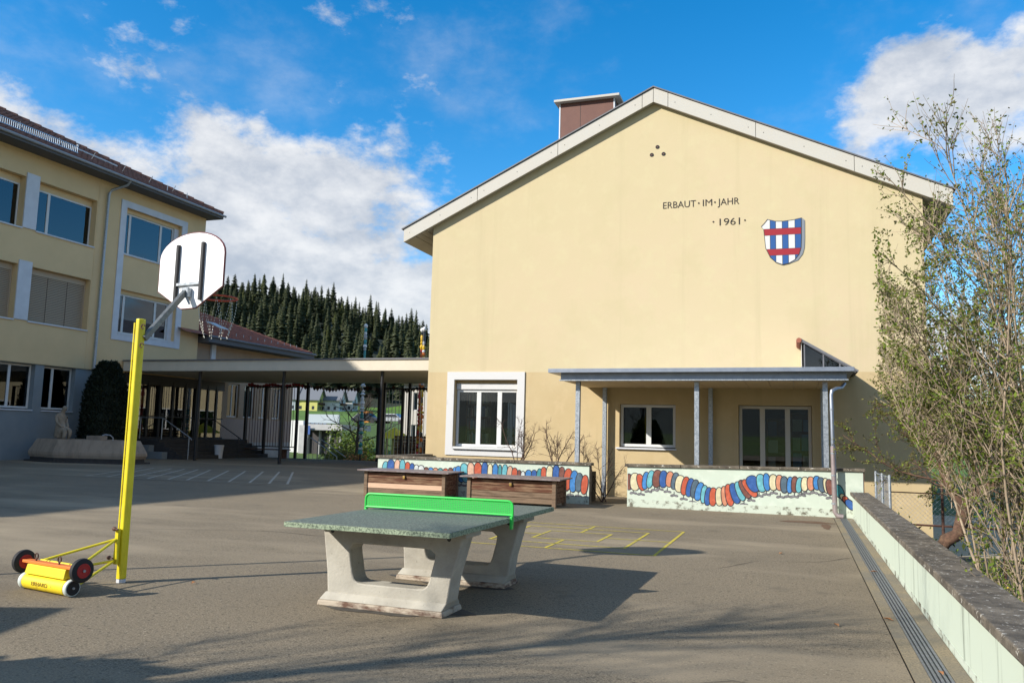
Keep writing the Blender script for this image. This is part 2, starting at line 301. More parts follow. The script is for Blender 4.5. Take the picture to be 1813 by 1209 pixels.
class Fr:      # a wall's own frame: a along the wall, b up, c out of the wall
    def __init__(s, O, u, n): s.O = Vector(O); s.u = Vector(u); s.n = Vector(n); s.v = Vector((0, 0, 1))
    def p(s, a, b, c=0): return s.O+s.u*a+s.v*b+s.n*c
    def box(s, mb, a0, a1, b0, b1, c0, c1):
        mb.hull8([s.p(*q) for q in ((a0, b0, c0), (a1, b0, c0), (a1, b1, c0), (a0, b1, c0), (a0, b0, c1), (a1, b0, c1), (a1, b1, c1), (a0, b1, c1))]); return mb
def wall(mb, F, a0, a1, b0, b1, holes, th):
    """a wall of real thickness with openings and their reveals"""
    A = sorted({a0, a1, *[h[0] for h in holes], *[h[1] for h in holes]}); B = sorted({b0, b1, *[h[2] for h in holes], *[h[3] for h in holes]})
    void = lambda i, j: not (0 <= i < len(A)-1 and 0 <= j < len(B)-1) or any(h[0]-1e-6 <= A[i] and A[i+1] <= h[1]+1e-6 and h[2]-1e-6 <= B[j] and B[j+1] <= h[3]+1e-6 for h in holes)
    for i in range(len(A)-1):
        for j in range(len(B)-1):
            if void(i, j): continue
            x, X, y, Y = A[i], A[i+1], B[j], B[j+1]
            mb.poly([F.p(x, y), F.p(X, y), F.p(X, Y), F.p(x, Y)]); mb.poly([F.p(x, y, -th), F.p(x, Y, -th), F.p(X, Y, -th), F.p(X, y, -th)])
            if void(i-1, j): mb.poly([F.p(x, y), F.p(x, Y), F.p(x, Y, -th), F.p(x, y, -th)])
            if void(i+1, j): mb.poly([F.p(X, y), F.p(X, y, -th), F.p(X, Y, -th), F.p(X, Y)])
            if void(i, j-1): mb.poly([F.p(x, y), F.p(x, y, -th), F.p(X, y, -th), F.p(X, y)])
            if void(i, j+1): mb.poly([F.p(x, Y), F.p(X, Y), F.p(X, Y, -th), F.p(x, Y, -th)])
    return mb
def window(parent, F, a0, a1, b0, b1, c, cuts, fw=.06, mw=.08, fmat='white_paint', gmat='window_glass', name='window', top=0):
    """frame and mullions as one part, each pane a sub-part; cuts are mullion centres"""
    m = MB(); e = c-.06; lo = b0+fw
    F.box(m, a0, a0+fw, b0, b1, e, c); F.box(m, a1-fw, a1, b0, b1, e, c); F.box(m, a0+fw, a1-fw, b1-fw, b1, e, c); F.box(m, a0+fw, a1-fw, b0, lo, e, c)
    for q in cuts: F.box(m, q-mw/2, q+mw/2, lo, b1-fw, e+.002, c-.002)
    w = m.build(name, fmat, parent, bevel=.006)
    L = [a0+fw]+[v for q in cuts for v in (q-mw/2, q+mw/2)]+[a1-fw]
    for x, X in zip(L[::2], L[1::2]):
        g = MB(); F.box(g, x, X, lo, b1-fw, e+.022, e+.030); g.build('pane', gmat, w)
    return w
def smooth(a, b, x):
    t = min(1, max(0, (x-a)/(b-a))); return t*t*(3-2*t)
# ------------------------------------------------------------------ terrain
def tips(az):      # slope of the wooded skyline against compass angle left of +Y
    return float(np.interp(az, (20, 25.5, 27.5, 30, 31.5, 34.5, 38.8, 50, 70), (.127, .145, .155, .165, .175, .187, .189, .182, .15)))
def H(x, y):
    r = math.hypot(x, y); az = math.degrees(math.atan2(-x, y))
    w = smooth(14, 22, az)*(1-smooth(80, 110, az))
    left = float(np.interp(r, (0, 62, 75, 98, 115, 250, 400, 445, 770, 860, 1500, 4000), (-1.0, -1.0, -.5, 2.3, 2.6, 5.0, 10.5, 15, 770*tips(az)-27, 770*tips(az)-20, 80, 60)))
    right = float(np.interp(r, (0, 60, 200, 500, 1200, 2000, 4000), (-1.05, -1.3, -3, -2, 34, 90, 60)))
    z = left*w+right*(1-w)
    if x < 1.25 and y < 37.6 and x > -90 and y > -60: return -.06
    if r < 60 and x < 1.25 and x > -60: z = -.06+(z+.06)*smooth(37.6, 41.5, y)
    return z
xs = sorted({*np.round(-np.geomspace(6, 4200, 70), 2), *np.round(np.geomspace(6, 4200, 46), 2), *np.arange(-60, 6, 3.), 1.20, 1.27, 2.0, 3.0, 0.})
ys = sorted({*np.round(-np.geomspace(8, 3000, 20), 2), *np.round(np.geomspace(46, 4200, 76), 2), *np.arange(-6, 46, 4.), 37.55, 37.65, 38.6, 39.6, 40.6, 41.6})
V = [(x, y, H(x, y)) for y in ys for x in xs]; nx = len(xs)
Fq = []; mi = []
for j in range(len(ys)-1):
    for i in range(nx-1):
        Fq.append((j*nx+i, j*nx+i+1, (j+1)*nx+i+1, (j+1)*nx+i)); cx_, cy_ = (xs[i]+xs[i+1])/2, (ys[j]+ys[j+1])/2
        r = math.hypot(cx_, cy_); az = math.degrees(math.atan2(-cx_, cy_))
        mi.append(2 if r > 440 and 16 < az < 100 and r < 1500 else 3 if r > 700 else 1 if r > 125 else 0)
tag(npmesh('terrain', V, Fq, ['grass', 'meadow', 'forest_floor', 'far_hill'], mi=mi, smooth=True), kind='structure')
def sheet(name, x0, x1, y0, y1, z, m, th=.05, parent=None):
    o = MB().box(x0, x1, y0, y1, z-th, z).build(name, m, parent)
    if parent is None: o['kind'] = 'structure'
    return o
yard = sheet('playground', -75, .70, -45, 37.5, 0, 'asphalt')
# paved strip with the drain along the low wall
strip = sheet('paved_strip', .715, .815, -8, 18.38, .002, 'strip_concrete'); sheet('pavement_edge', .965, 1.075, -8, 18.38, .002, 'strip_concrete', parent=strip)
sheet('drain_channel', .815, .965, -8, 18.38, -.03, 'joint_dark', .02, parent=strip); sheet('expansion_joint', .70, .715, -8, 18.38, -.012, 'joint_dark', .03, parent=strip)
g = MB()
for k in range(5): g.box(.819+k*.0306, .819+k*.0306+.0196, 0, .992, -.018, -.001)
for k in range(6): g.box(.819, .961, .05+k*.18, .064+k*.18, -.024, -.0185)
g0 = None
for k in range(26):
    if g0 is None:
        for i, p in enumerate(g.v): g.v[i] = p+Vector((0, -7.8, 0))
        g0 = g.build('drain_grate', 'grate_steel', strip, bevel=.002)
    else: copy_part(g0, strip, (0, k*1.0, 0))
# stains on the asphalt: irregular thin films
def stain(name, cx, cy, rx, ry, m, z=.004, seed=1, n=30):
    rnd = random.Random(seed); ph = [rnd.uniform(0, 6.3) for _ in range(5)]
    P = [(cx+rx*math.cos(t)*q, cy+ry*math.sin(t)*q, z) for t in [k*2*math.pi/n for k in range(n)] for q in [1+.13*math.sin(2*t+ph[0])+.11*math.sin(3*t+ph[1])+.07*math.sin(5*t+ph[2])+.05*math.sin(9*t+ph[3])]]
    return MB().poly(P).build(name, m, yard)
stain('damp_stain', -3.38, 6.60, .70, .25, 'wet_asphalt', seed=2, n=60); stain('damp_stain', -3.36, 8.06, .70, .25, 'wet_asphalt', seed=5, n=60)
stain('rust_stain', .18, 17.0, .42, .24, 'rust_patch', seed=3); stain('damp_stain', .50, 16.3, .07, .55, 'rust_patch', seed=8)
# seams and cracks in the paving
def crack(pts, w, seed):
    rnd = random.Random(seed); m = MB(); P = []
    for (a, b), (c, d) in zip(pts, pts[1:]):
        n = max(2, int(math.hypot(c-a, d-b)/.25))
        for k in range(n): P.append((a+(c-a)*k/n+rnd.uniform(-.02, .02), b+(d-b)*k/n+rnd.uniform(-.03, .03)))
    P.append(pts[-1]); L, R2 = [], []
    for i, p in enumerate(P):
        t = Vector(P[min(i+1, len(P)-1)])-Vector(P[max(i-1, 0)]); t.normalize(); n_ = Vector((-t.y, t.x))*w*rnd.uniform(.4, 1.2)/2; L.append((p[0]+n_.x, p[1]+n_.y, .0035)); R2.append((p[0]-n_.x, p[1]-n_.y, .0035))
    for i in range(len(P)-1): m.poly([R2[i], R2[i+1], L[i+1], L[i]])
    m.build('paving_crack', 'joint_dark', yard, recalc=False)
crack([(-27, 18.4), (-20, 18.6), (-12, 18.9), (-10.2, 18.9)], .04, 1); crack([(-1.9, 15.6), (-.6, 15.9), (.66, 15.7)], .012, 2); crack([(.68, 12.1), (.2, 11.4), (-.5, 11.2), (-.9, 10.3)], .010, 3); crack([(-9.2, 9.9), (-7.6, 10.6), (-6.4, 10.5), (-5.2, 11.3)], .014, 4); crack([(-1.2, 5.0), (-.4, 5.6), (.1, 5.5), (.67, 5.9)], .008, 6)
# nine men's morris board painted in yellow, 0.5 m between the squares
def line(mb, x0, y0, x1, y1, w, z=.004):
    d = Vector((x1-x0, y1-y0, 0)).normalized(); n = Vector((-d.y, d.x, 0))*w/2; a = Vector((x0, y0, z)); b = Vector((x1, y1, z)); mb.poly([a-n, b-n, b+n, a+n])
mk = MB(); cxm, cym = -3.28, 12.47
for h in (1.5, 1.0, .5):
    e = .022
    line(mk, cxm-h-e, cym-h, cxm+h+e, cym-h, .042); line(mk, cxm-h-e, cym+h, cxm+h+e, cym+h, .042); line(mk, cxm-h, cym-h+e, cxm-h, cym+h-e, .042); line(mk, cxm+h, cym-h+e, cxm+h, cym+h-e, .042)
for sgn in (-1, 1): line(mk, cxm+sgn*.522, cym, cxm+sgn*1.478, cym, .042); line(mk, cxm, cym+sgn*.522, cxm, cym+sgn*1.478, .042)
o = mk.build('board_game_marking', 'marking_yellow', recalc=False); tag(o, 'yellow nested squares of a board game painted on the asphalt', 'ground marking')
mk = MB(); ends = [((-19.85, 18.95), (-22.45, 23.95)), ((-19.1, 18.97), (-22.0, 24.0)), ((-18.4, 19.05), (-21.3, 24.1)), ((-17.75, 19.12), (-20.8, 24.2)), ((-17.08, 19.2), (-20.3, 24.3)), ((-16.5, 19.3), (-19.8, 24.35)), ((-15.83, 19.37), (-19.1, 24.45)), ((-15.16, 19.43), (-18.5, 24.6)), ((-14.51, 19.5), (-17.9, 24.8)), ((-13.92, 19.58), (-17.4, 25.05)), ((-13.4, 19.7), (-17.0, 25.3))]
for i, (a, b) in enumerate(ends): line(mk, *a, *b, .07, .004+.0006*(i % 2))
for t in (0, .25, .5, .75, 1):
    for (a, b), (c, d) in zip(ends, ends[1:]):
        line(mk, a[0]+(b[0]-a[0])*t, a[1]+(b[1]-a[1])*t, c[0]+(d[0]-c[0])*t, c[1]+(d[1]-c[1])*t, .04, .0062)
o = mk.build('grid_marking', 'marking_white', recalc=False); tag(o, 'slanting white grid lines painted on the shaded asphalt', 'ground marking')
# lower ground right of the low wall
sheet('garden_path', 2.2, 40, 21.5, 34, -1.02, 'warmed_path'); sheet('lower_road', 2.0, 9, 14.5, 21.45, -.98, 'soil')  # path colour warmed to offset the blue skylight in the hall's shade
# ------------------------------------------------------------------ gabled hall
FH = 21.2; FA = Fr((0, FH, 0), (1, 0, 0), (0, -1, 0)); XL, XR, XP = -9.92, 2.94, -3.5
under = lambda x: 10.50-.473*abs(x-XP)
hall = thing('gabled_hall', 'cream gabled school hall with brown rooftop box and an inscription', 'building', (XP, FH, 0))
W1 = (-9.09, -7.21, 1.10, 3.03); W2 = (-4.37, -2.915, 1.27, 2.40); D1 = (-1.36, .368, .02, 2.41)
wall(MB(), FA, XL, XR, -1.7, 3.24, [W1, W2, D1], .32).build('lower_wall', 'render_lower', hall)
MB().ext([(x, FH, z) for x, z in ((XL, 3.24), (XR, 3.24), (XR, under(XR)+.12), (XP, under(XP)+.12), (XL, under(XL)+.12))], (0, .32, 0)).build('gable_wall', 'render_upper', hall)
MB().box(XL, XL+.32, FH+.32, 66, -1.7, under(XL)+.1).build('side_wall', 'render_upper', hall); MB().box(XR-.32, XR, FH+.32, 66, -1.7, under(XR)+.1).build('side_wall', 'render_upper', hall)
FW = Fr((XL-.004, 0, 0), (0, -1, 0), (-1, 0, 0))
for y in range(40, 64, 4): window(hall, FW, -y-1.5, -y+1.5, 1.2, 3.0, .05, [-y-.5, -y+.5], fw=.1, mw=.12, gmat='tinted_glass')
MB().ext([(x, 65.7, z) for x, z in ((XL+.32, -1.7), (XR-.32, -1.7), (XR-.32, under(XR)+.1), (XP, under(XP)), (XL+.32, under(XL)+.1))], (0, .3, 0)).build('rear_wall', 'render_upper', hall)
YB = 21.05; EL, ER = -10.79, 3.575
for e, s in ((EL, -1), (ER, 1)):
    rf = MB().ext([(e, YB, under(e)), (XP, YB, under(XP)), (XP, YB, under(XP)+.36), (e, YB, under(e)+.36)], (0, 45.2, 0)).build('roof_slope', 'soffit', hall)
    MB().ext([(e+s*.06, YB-.07, under(e)+.362), (XP, YB-.07, under(XP)+.39), (XP, YB-.07, under(XP)+.425), (e+s*.06, YB-.07, under(e)+.397)], (0, 45.3, 0)).build('roof_covering', 'roof_edge', rf)
    for k in range(4):      # soffit boards under the side eave
        w0 = (XL if s < 0 else XR); a = w0+s*(.02+k*.165); b = a+s*.145
        MB().ext([(a, YB+.02, under(a)-.02), (b, YB+.02, under(b)-.02), (b, YB+.02, under(b)-.004), (a, YB+.02, under(a)-.004)], (0, 45, 0)).build('soffit_board', 'soffit', rf)
    cuts = [e, -8.50, -6.14, -3.80, XP] if s < 0 else [e, 1.44, -.875, -3.11, XP]
    for a, b in zip(cuts, cuts[1:]):      # bargeboard panels with open joints
        a2 = a-s*.006; b2 = b+s*.006
        MB().ext([(a2, YB-.035, under(a2)-.015), (b2, YB-.035, under(b2)-.015), (b2, YB-.035, under(b2)+.375), (a2, YB-.035, under(a2)+.375)], (0, .033, 0)).build('bargeboard_panel', 'fascia', hall, bevel=.004)
        for t in (.08, .5, .92):
            x = a2+(b2-a2)*t
            if abs(b2-a2) > 1: MB().lathe((x, YB-.036, under(x)+.18), (0, -1, 0), [(0, .012), (.004, .010)], 8).build('bolt_head', 'bracket_dark', hall)
# rooftop box
rb = MB().box(-6.98, -5.2, 24.0, 26.2, 8, 12.02).build('rooftop_box', 'chimney_brown', hall)
MB().box(-7.12, -5.02, 23.82, 26.4, 12.022, 12.10).build('cover_slab', 'fascia', rb, bevel=.01)
for x in (-6.985, -5.235): MB().box(x, x+.04, 23.99, 24.06, 9, 12.02).build('corner_trim', 'grey_white', rb)
MB().box(-6.3, -6.29, 23.995, 24.0, 9, 12.0).build('panel_joint', 'bracket_dark', rb)
# window with marble surround
wall(MB(), Fr((0, FH-.035, 0), (1, 0, 0), (0, -1, 0)), -9.305, -7.0, .93, 3.247, [W1], .033).build('marble_surround', 'marble', hall, bevel=.006)
w = window(hall, FA, -9.075, -7.225, 1.17, 2.76, -.17, [-8.405, -7.785], fw=.07, mw=.13)
m = MB(); FA.box(m, -9.075, -7.225, 2.765, 2.925, -.18, -.12); m.build('blind_box', 'marble', w, bevel=.006); m = MB(); FA.box(m, -9.08, -7.22, 2.93, 3.028, -.26, -.19); m.build('lintel_panel', 'render_lower', w)
m = MB(); FA.box(m, -9.085, -7.215, 1.105, 1.165, -.2, .03); m.build('window_sill', 'white_paint', w); m = MB(); FA.box(m, -9.05, -7.2, 1.082, 1.099, -.02, .075); m.build('sill_lip', 'bracket_dark', w)
# window and glazed door under the porch
w = window(hall, FA, -4.36, -2.925, 1.30, 2.395, -.12, [-3.62], fw=.07, mw=.13)
m = MB(); FA.box(m, -4.45, -2.89, 1.235, 1.275, -.15, .07); m.build('window_sill', 'grey_white', w)
window(hall, FA, -1.35, .36, .03, 2.40, -.14, [-.79, -.195], fw=.075, mw=.12, fmat='fascia', name='glazed_door')
# room behind the windows
rm = MB(); x0, x1, y0, y1 = -9.5, 2.5, FH+.33, 26.5
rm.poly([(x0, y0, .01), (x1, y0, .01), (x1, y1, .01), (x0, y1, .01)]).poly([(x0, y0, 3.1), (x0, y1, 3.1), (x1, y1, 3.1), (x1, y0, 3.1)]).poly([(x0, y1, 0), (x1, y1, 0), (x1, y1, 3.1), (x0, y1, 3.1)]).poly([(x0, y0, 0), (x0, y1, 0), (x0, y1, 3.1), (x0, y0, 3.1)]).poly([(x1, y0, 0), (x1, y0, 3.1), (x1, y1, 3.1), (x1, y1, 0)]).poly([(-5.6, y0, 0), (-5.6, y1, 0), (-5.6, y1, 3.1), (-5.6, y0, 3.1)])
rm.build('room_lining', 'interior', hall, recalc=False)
for v in ((-3.412, 9.286), (-3.564, 9.081), (-3.249, 9.079)):
    t = MB().lathe((v[0], FH-.001, v[1]), (0, -1, 0), [(0, .055), (.012, .05), (.012, .036), (.004, .03)], 16).build('vent_hole', 'bracket_dark', hall)
    MB().lathe((v[0], FH-.012, v[1]), (0, -1, 0), [(0, .02), (.003, .018)], 10).build('vent_core', 'chimney_brown', t)
# bookcases seen through the glass
def bookcase(x0, x1, y, z0, z1, n, label, seed, face=False):
    rnd = random.Random(seed); t = thing('bookcase', label, 'bookcase', ((x0+x1)/2, y, .01)); t0 = MB()
    t0.box(x0, x0+.025, y, y+.3, .01, z1); t0.box(x1-.025, x1, y, y+.3, .01, z1); t0.build('side_panel', 'shelf_wood', t)
    h = (z1-z0)/n
    for k in range(n+1): MB().box(x0+.027, x1-.027, y+.002, y+.298, z0+k*h-.012, z0+k*h+.012).build('shelf', 'shelf_wood', t)
    MB().box(x0+.027, x1-.027, y+.28, y+.295, z0+.02, z1-.02).build('back_panel', 'shelf_wood', t)
    for k in range(n):
        x = x0+.04
        while x < x1-.12:
            wd = rnd.uniform(.17, .24) if face else rnd.uniform(.025, .06); hh = h*rnd.uniform(.62, .88)
            if rnd.random() < .88 and x+wd < x1-.04: MB().box(x, x+wd-.003, y+.03, y+(.05 if face else rnd.uniform(.2, .26)), z0+k*h+.013, z0+k*h+.013+hh).build('book', 'book_cover_'+rnd.choice('abcdefg'), t)
            x += wd+(.03 if face else 0)
bookcase(-9.02, -8.25, 21.95, .9, 2.75, 5, 'wooden bookcase full of books inside the marble-framed window', 3)
bookcase(-.12, .40, 21.75, .35, 2.25, 4, 'display rack of picture books behind the right glass door panel', 5, True); bookcase(-.72, -.18, 22.1, .35, 2.1, 4, 'display rack of picture books behind the middle glass door panel', 9, True)
cu_ = MB()
for k in range(9): cu_.box(-7.74+k*.05, -7.70+k*.05, 21.95+.02*(k % 2), 21.97+.02*(k % 2), 1.0, 2.45-.02*k)
o = cu_.build('curtain', 'grey_white', hall, kind='stuff')
# two carved candle stands on the window ledge
MB().box(-9.0, -7.25, 21.54, 21.78, 1.10, 1.14).build('inner_ledge', 'marble', hall)
for x, l in ((-7.66, 'left'), (-7.45, 'right')):
    o = MB().lathe((x, 21.66, 1.142), (0, 0, 1), [(0, .05), (.02, .05), (.03, .015), (.12, .02), (.16, .045), (.2, .015), (.32, .015), (.36, .04), (.4, .015), (.5, .02), (.53, .035), (.55, .012), (.62, .012)], 10).build('candle_stand', 'chimney_brown', smooth=True)
    tag(o, 'dark turned candle stand on the window ledge, %s of the two' % l, 'candle stand')
o = MB().box(-8.25, -8.02, 21.6, 21.72, 1.142, 1.23).build('small_box', 'mural_cyan', bevel=.01); tag(o, 'small turquoise box on the ledge behind the marble-framed window', 'box')
# inscription
def clip(P, ax, lim, keep_less):
    out = []
    for i in range(len(P)):
        a, b = P[i-1], P[i]; ia = (a[ax] <= lim) == keep_less; ib = (b[ax] <= lim) == keep_less
        if ia != ib:
            t = (lim-a[ax])/(b[ax]-a[ax]); out.append((a[0]+(b[0]-a[0])*t, a[1]+(b[1]-a[1])*t))
        if ib: out.append(b)
    return out
def word(txt, parent, x0, x1, z, cap, y, name='letter', m='lettering', T=None, depth=.006):
    cu = bpy.data.curves.new('txt', 'FONT'); cu.body = txt; cu.size = 1; cu.offset = -.002; cu.resolution_u = 4; ob = bpy.data.objects.new('txt', cu); C.objects.link(ob)
    dg = bpy.context.evaluated_depsgraph_get(); me = ob.evaluated_get(dg).to_mesh()
    V = [tuple(v.co) for v in me.vertices]; P = [tuple(p.vertices) for p in me.polygons]
    ob.evaluated_get(dg).to_mesh_clear(); bpy.data.objects.remove(ob); bpy.data.curves.remove(cu)
    lo = min(v[0] for v in V); hi = max(v[0] for v in V); h = max(v[1] for v in V if True)
    par = list(range(len(V)))
    def fd(i):
        while par[i] != i: par[i] = par[par[i]]; i = par[i]
        return i
    for p in P:
        for q in p[1:]: par[fd(q)] = fd(p[0])
    gr = {}
    for p in P: gr.setdefault(fd(p[0]), []).append(p)
    for f in gr.values():
        mb = MB(T)
        for p in f: mb.poly([(x0+(V[i][0]-lo)/(hi-lo)*(x1-x0), y, z+V[i][1]/.72*cap) for i in p])
        d = {}; nv = []; 
        for i, v in enumerate(mb.v):
            k = tuple(round(c, 6) for c in v)
            if k not in d: d[k] = len(nv); nv.append(v)
        mb.f = [[d[tuple(round(c, 6) for c in mb.v[i])] for i in q] for q in mb.f]; mb.v = nv
        o = mb.build(name, m, parent); s_ = o.modifiers.new('depth', 'SOLIDIFY'); s_.thickness = depth; s_.offset = 0
ins = thing('wall_inscription', 'dark lettering on the gable giving the year of building 1961', 'lettering', (-2.2, FH-.006, 7.0))
yi = FH-.004
word('ERBAUT', ins, -3.255, -2.40, 7.575, .185, yi); word('IM', ins, -2.223, -1.985, 7.575, .185, yi); word('JAHR', ins, -1.845, -1.305, 7.57, .185, yi); word('1961', ins, -1.80, -1.29, 7.033, .19, yi)
for x, z in ((-2.326, 7.663), (-1.915, 7.66), (-1.955, 7.14), (-1.165, 7.133)): MB().ext([(x-.028, yi, z), (x, yi, z-.028), (x+.028, yi, z), (x, yi, z+.028)], (0, -.004, 0)).build('diamond_dot', 'lettering', ins)
# coat of arms
sh = thing('coat_of_arms', 'shield with blue and white stripes and two red bars on the gable', 'shield', (-.26, FH, 5.92))
SP = [(-.776, 6.94), (-.70, 7.02), (-.618, 7.126), (-.43, 7.066), (-.234, 7.055), (0, 7.075), (.204, 7.113), (.20, 6.60), (.188, 6.34), (.143, 6.18), (.03, 6.03), (-.11, 5.95), (-.262, 5.921), (-.42, 5.985), (-.564, 6.13), (-.672, 6.37), (-.717, 6.86)]
SP2 = [(x+(.07 if x > .0 else .0), z-(.07 if x > .1 and z > 7 else 0)) for x, z in SP]; SP2.insert(6, (.204, 7.113))
MB().ext([(x, FH-.002, z) for x, z in SP2], (0, -.012, 0)).build('shield_body', 'shield_side', sh)
MB().ext([(x, FH-.0145, z) for x, z in SP], (0, -.002, 0)).build('shield_outline', 'shield_edge', sh)
SI = [(-.26+(x+.26)*.962, 6.52+(z-6.52)*.962) for x, z in SP]; cols = (-.8, -.554, -.418, -.263, -.118, .04, .3); rows = ((6.868, 7.3, 0), (6.70, 6.86, 1), (6.345, 6.692, 0), (6.18, 6.338, 1), (5.8, 6.172, 0))
for z0, z1, red in rows:
    for i, (a, b) in enumerate([(-.9, .4)] if red else list(zip(cols, cols[1:]))):
        P = clip(clip(clip(clip(SI, 0, a+.006, False), 0, b-.006, True), 1, z0, False), 1, z1, True)
        if len(P) > 2: MB().ext([(x, FH-.0170, z) for x, z in P], (0, -.002, 0)).build('red_bar' if red else 'stripe', 'shield_red' if red else ('shield_white', 'shield_blue')[i % 2], sh)
# ------------------------------------------------------------------ porch
po = thing('porch', 'flat grey metal porch roof on galvanised posts against the hall', 'porch', (-2.1, 19.7, 0))
MB().ext([(-5.45, 18.2, 2.985), (1.16, 18.2, 3.01), (1.16, 18.2, 3.105), (-5.45, 18.2, 3.08)], (0, 2.99, 0)).build('roof_slab', 'zinc', po, bevel=.008)
MB().ext([(-5.20, 18.42, 2.842), (1.02, 18.42, 2.866), (1.02, 18.42, 3.008), (-5.20, 18.42, 2.984)], (0, 2.77, 0)).build('fascia_band', 'zinc', po)
MB().ext([(-5.23, 18.39, 2.812), (1.05, 18.39, 2.836), (1.05, 18.39, 2.864), (-5.23, 18.39, 2.840)], (0, .1, 0)).build('drip_edge', 'galvanised', po)
for k in range(12): MB().box(-5.20+k*.517, -5.20+k*.517+.507, 18.5, 21.19, 2.822, 2.838).build('soffit_board', 'porch_soffit', po)
def hpost(x, y, z0, z1, w=.10):
    m = MB(); m.box(x-w/2, x+w/2, y-.05, y-.042, z0, z1); m.box(x-w/2, x+w/2, y+.042, y+.05, z0, z1); m.box(x-.004, x+.004, y-.042, y+.042, z0, z1); return m.build('post', 'galvanised', po)
for x in (-4.85, -2.10, .60): hpost(x, 18.72, 0, 2.82)
for x in (-4.73, -2.02, .62): hpost(x, 21.05, 0, 2.82)
dp = thing('downpipe', 'metal rain downpipe running down the front of the porch to the drain', 'downpipe', (.72, 18.24, 0))
MB().tube([(1.0, 18.9, 2.80), (.93, 18.7, 2.70), (.80, 18.4, 2.66), (.715, 18.26, 2.60), (.70, 18.25, 2.52), (.715, 18.25, 1.45)], .038, 12).build('upper_pipe', 'zinc', dp, smooth=True)
MB().tube([(.715, 18.25, 1.46), (.735, 18.25, .12), (.78, 18.24, .05), (.89, 18.23, .035)], .052, 12).build('standpipe', 'copper_pipe', dp, smooth=True)
for z in (2.2, 1.3, .85, .28): MB().lathe((.72 if z < 1.5 else .706, 18.25, z), (0, 0, 1), [(0, .058 if z < 1.46 else .044), (.03, .058 if z < 1.46 else .044)], 12).build('pipe_clip', 'galvanised', dp)
lt = thing('roof_lantern', 'small dark glazed lean-to skylight on the porch roof', 'skylight', (.7, 20.4, 3.09))
tri = [(.16, 3.11), (1.28, 3.11), (1.28, 3.17), (.22, 3.80), (.16, 3.80)]
for y in (19.95, 21.14):
    m = MB(); m.box(.15, .22, y, y+.05, 3.1, 3.80); m.ext([(.22, y+.004, 3.78), (1.30, y+.004, 3.12), (1.30, y+.004, 3.18), (.22, y+.004, 3.85)], (0, .05, 0)); m.box(.6, .63, y+.01, y+.04, 3.1, 3.55); m.box(.95, .98, y+.01, y+.04, 3.1, 3.33); m.build('side_frame', 'roof_edge', lt)
    MB().ext([(.22, y+.02, 3.11), (1.28, y+.02, 3.11), (.22, y+.02, 3.76)], (0, .01, 0)).build('pane', 'tinted_glass', lt)
MB().box(.14, .19, 19.95, 21.19, 3.1, 3.80).build('back_panel', 'fascia', lt); MB().ext([(.10, 19.9, 3.86), (1.34, 19.9, 3.13), (1.36, 19.9, 3.17), (.12, 19.9, 3.92)], (0, 1.29, 0)).build('roof_sheet', 'roof_edge', lt)
MB().tube([(.09, 19.88, 3.87), (.09, 21.19, 3.87)], .06, 8).build('ridge_tile', 'tile_red', lt)
# ------------------------------------------------------------------ painted planter walls
def superell(cx, cz, w, h, ang, y, n=26, p=2.4):
    out = []
    for k in range(n):
        t = 2*math.pi*k/n; c, s = math.cos(t), math.sin(t); a = w/2*math.copysign(abs(c)**(2/p), c); b = h/2*math.copysign(abs(s)**(2/p), s)
        out.append((cx+a*math.cos(ang)-b*math.sin(ang), y, cz+a*math.sin(ang)+b*math.cos(ang)))
    return out
MUR = ['cream', 'red', 'salmon', 'blue', 'dkblue', 'cyan', 'teal', 'brown', 'slate', 'white', 'pink', 'line', 'foot']; MUI = {n: i for i, n in enumerate(MUR)}
def mural(wallobj, segs, feet, y, xlim, zmin):
    m = MB(); n = 0
    def put(P, col, d):
        Q = clip(clip([(p[0], p[2]) for p in P], 0, xlim[0], False), 0, xlim[1], True); Q = clip(Q, 1, zmin, False)
        if len(Q) > 2: m.cur = MUI[col]; m.poly([(a, y-d, b) for a, b in Q])
    for i, (x, z, r) in enumerate(feet):
        put(superell(x, z, .018, .09, 0, 0), 'line', .0020+.00002*i); put(superell(x-.035, z-.045, .10, .055, .25, 0), 'line', .0021+.00002*i); put(superell(x-.035, z-.045, .085, .040, .25, 0), 'foot', .0031+.00002*i)
        put(superell(x+.045, z-.05, .09, .05, -.2, 0), 'line', .0021+.00002*i); put(superell(x+.045, z-.05, .075, .036, -.2, 0), 'foot', .0031+.00002*i)
    for i, (x, z, w, h, a, c) in enumerate(segs):
        put(superell(x, z, w+.030, h+.028, a, 0), 'line', .0045+.0001*i); put(superell(x, z, w-.008, h-.008, a, 0), c, .0045+.0001*i+.00005)
    m.build('caterpillar_mural', ['mural_'+q for q in MUR], wallobj, recalc=False)
def coping(parent, P, n):      # P: eight corners (bottom ring, top ring) cut along x into stones
    a, b = P
    for k in range(n):
        t0 = k/n+.001; t1 = (k+1)/n-.001; L = lambda t, i: [a[j]+(b[j]-a[j])*t if j < 3 else None for j in range(3)]
        x0, x1 = a[0]+(b[0]-a[0])*t0, a[0]+(b[0]-a[0])*t1; z0, z1 = a[2]+(b[2]-a[2])*t0, a[2]+(b[2]-a[2])*t1; y0, y1 = a[1], b[1]
        MB().hull8(((x0, y0, z0), (x1, y0, z1), (x1, y1, z1), (x0, y1, z0), (x0, y0, z0+.062), (x1, y0, z1+.062), (x1, y1, z1+.062), (x0, y1, z0+.062))).build('coping_stone', 'coping', parent, bevel=.008)
pl = thing('planter_wall', 'low mint wall with caterpillar mural behind the two wooden chests', 'wall', (-7.2, 18.5, 0))
MB().box(-9.90, -4.48, 18.40, 18.60, -.3, .868).build('wall_body', 'mint_paint', pl); MB().box(-9.90, -4.48, 18.396, 18.40, 0, .16).build('dirty_foot', 'mint_dirty', pl)
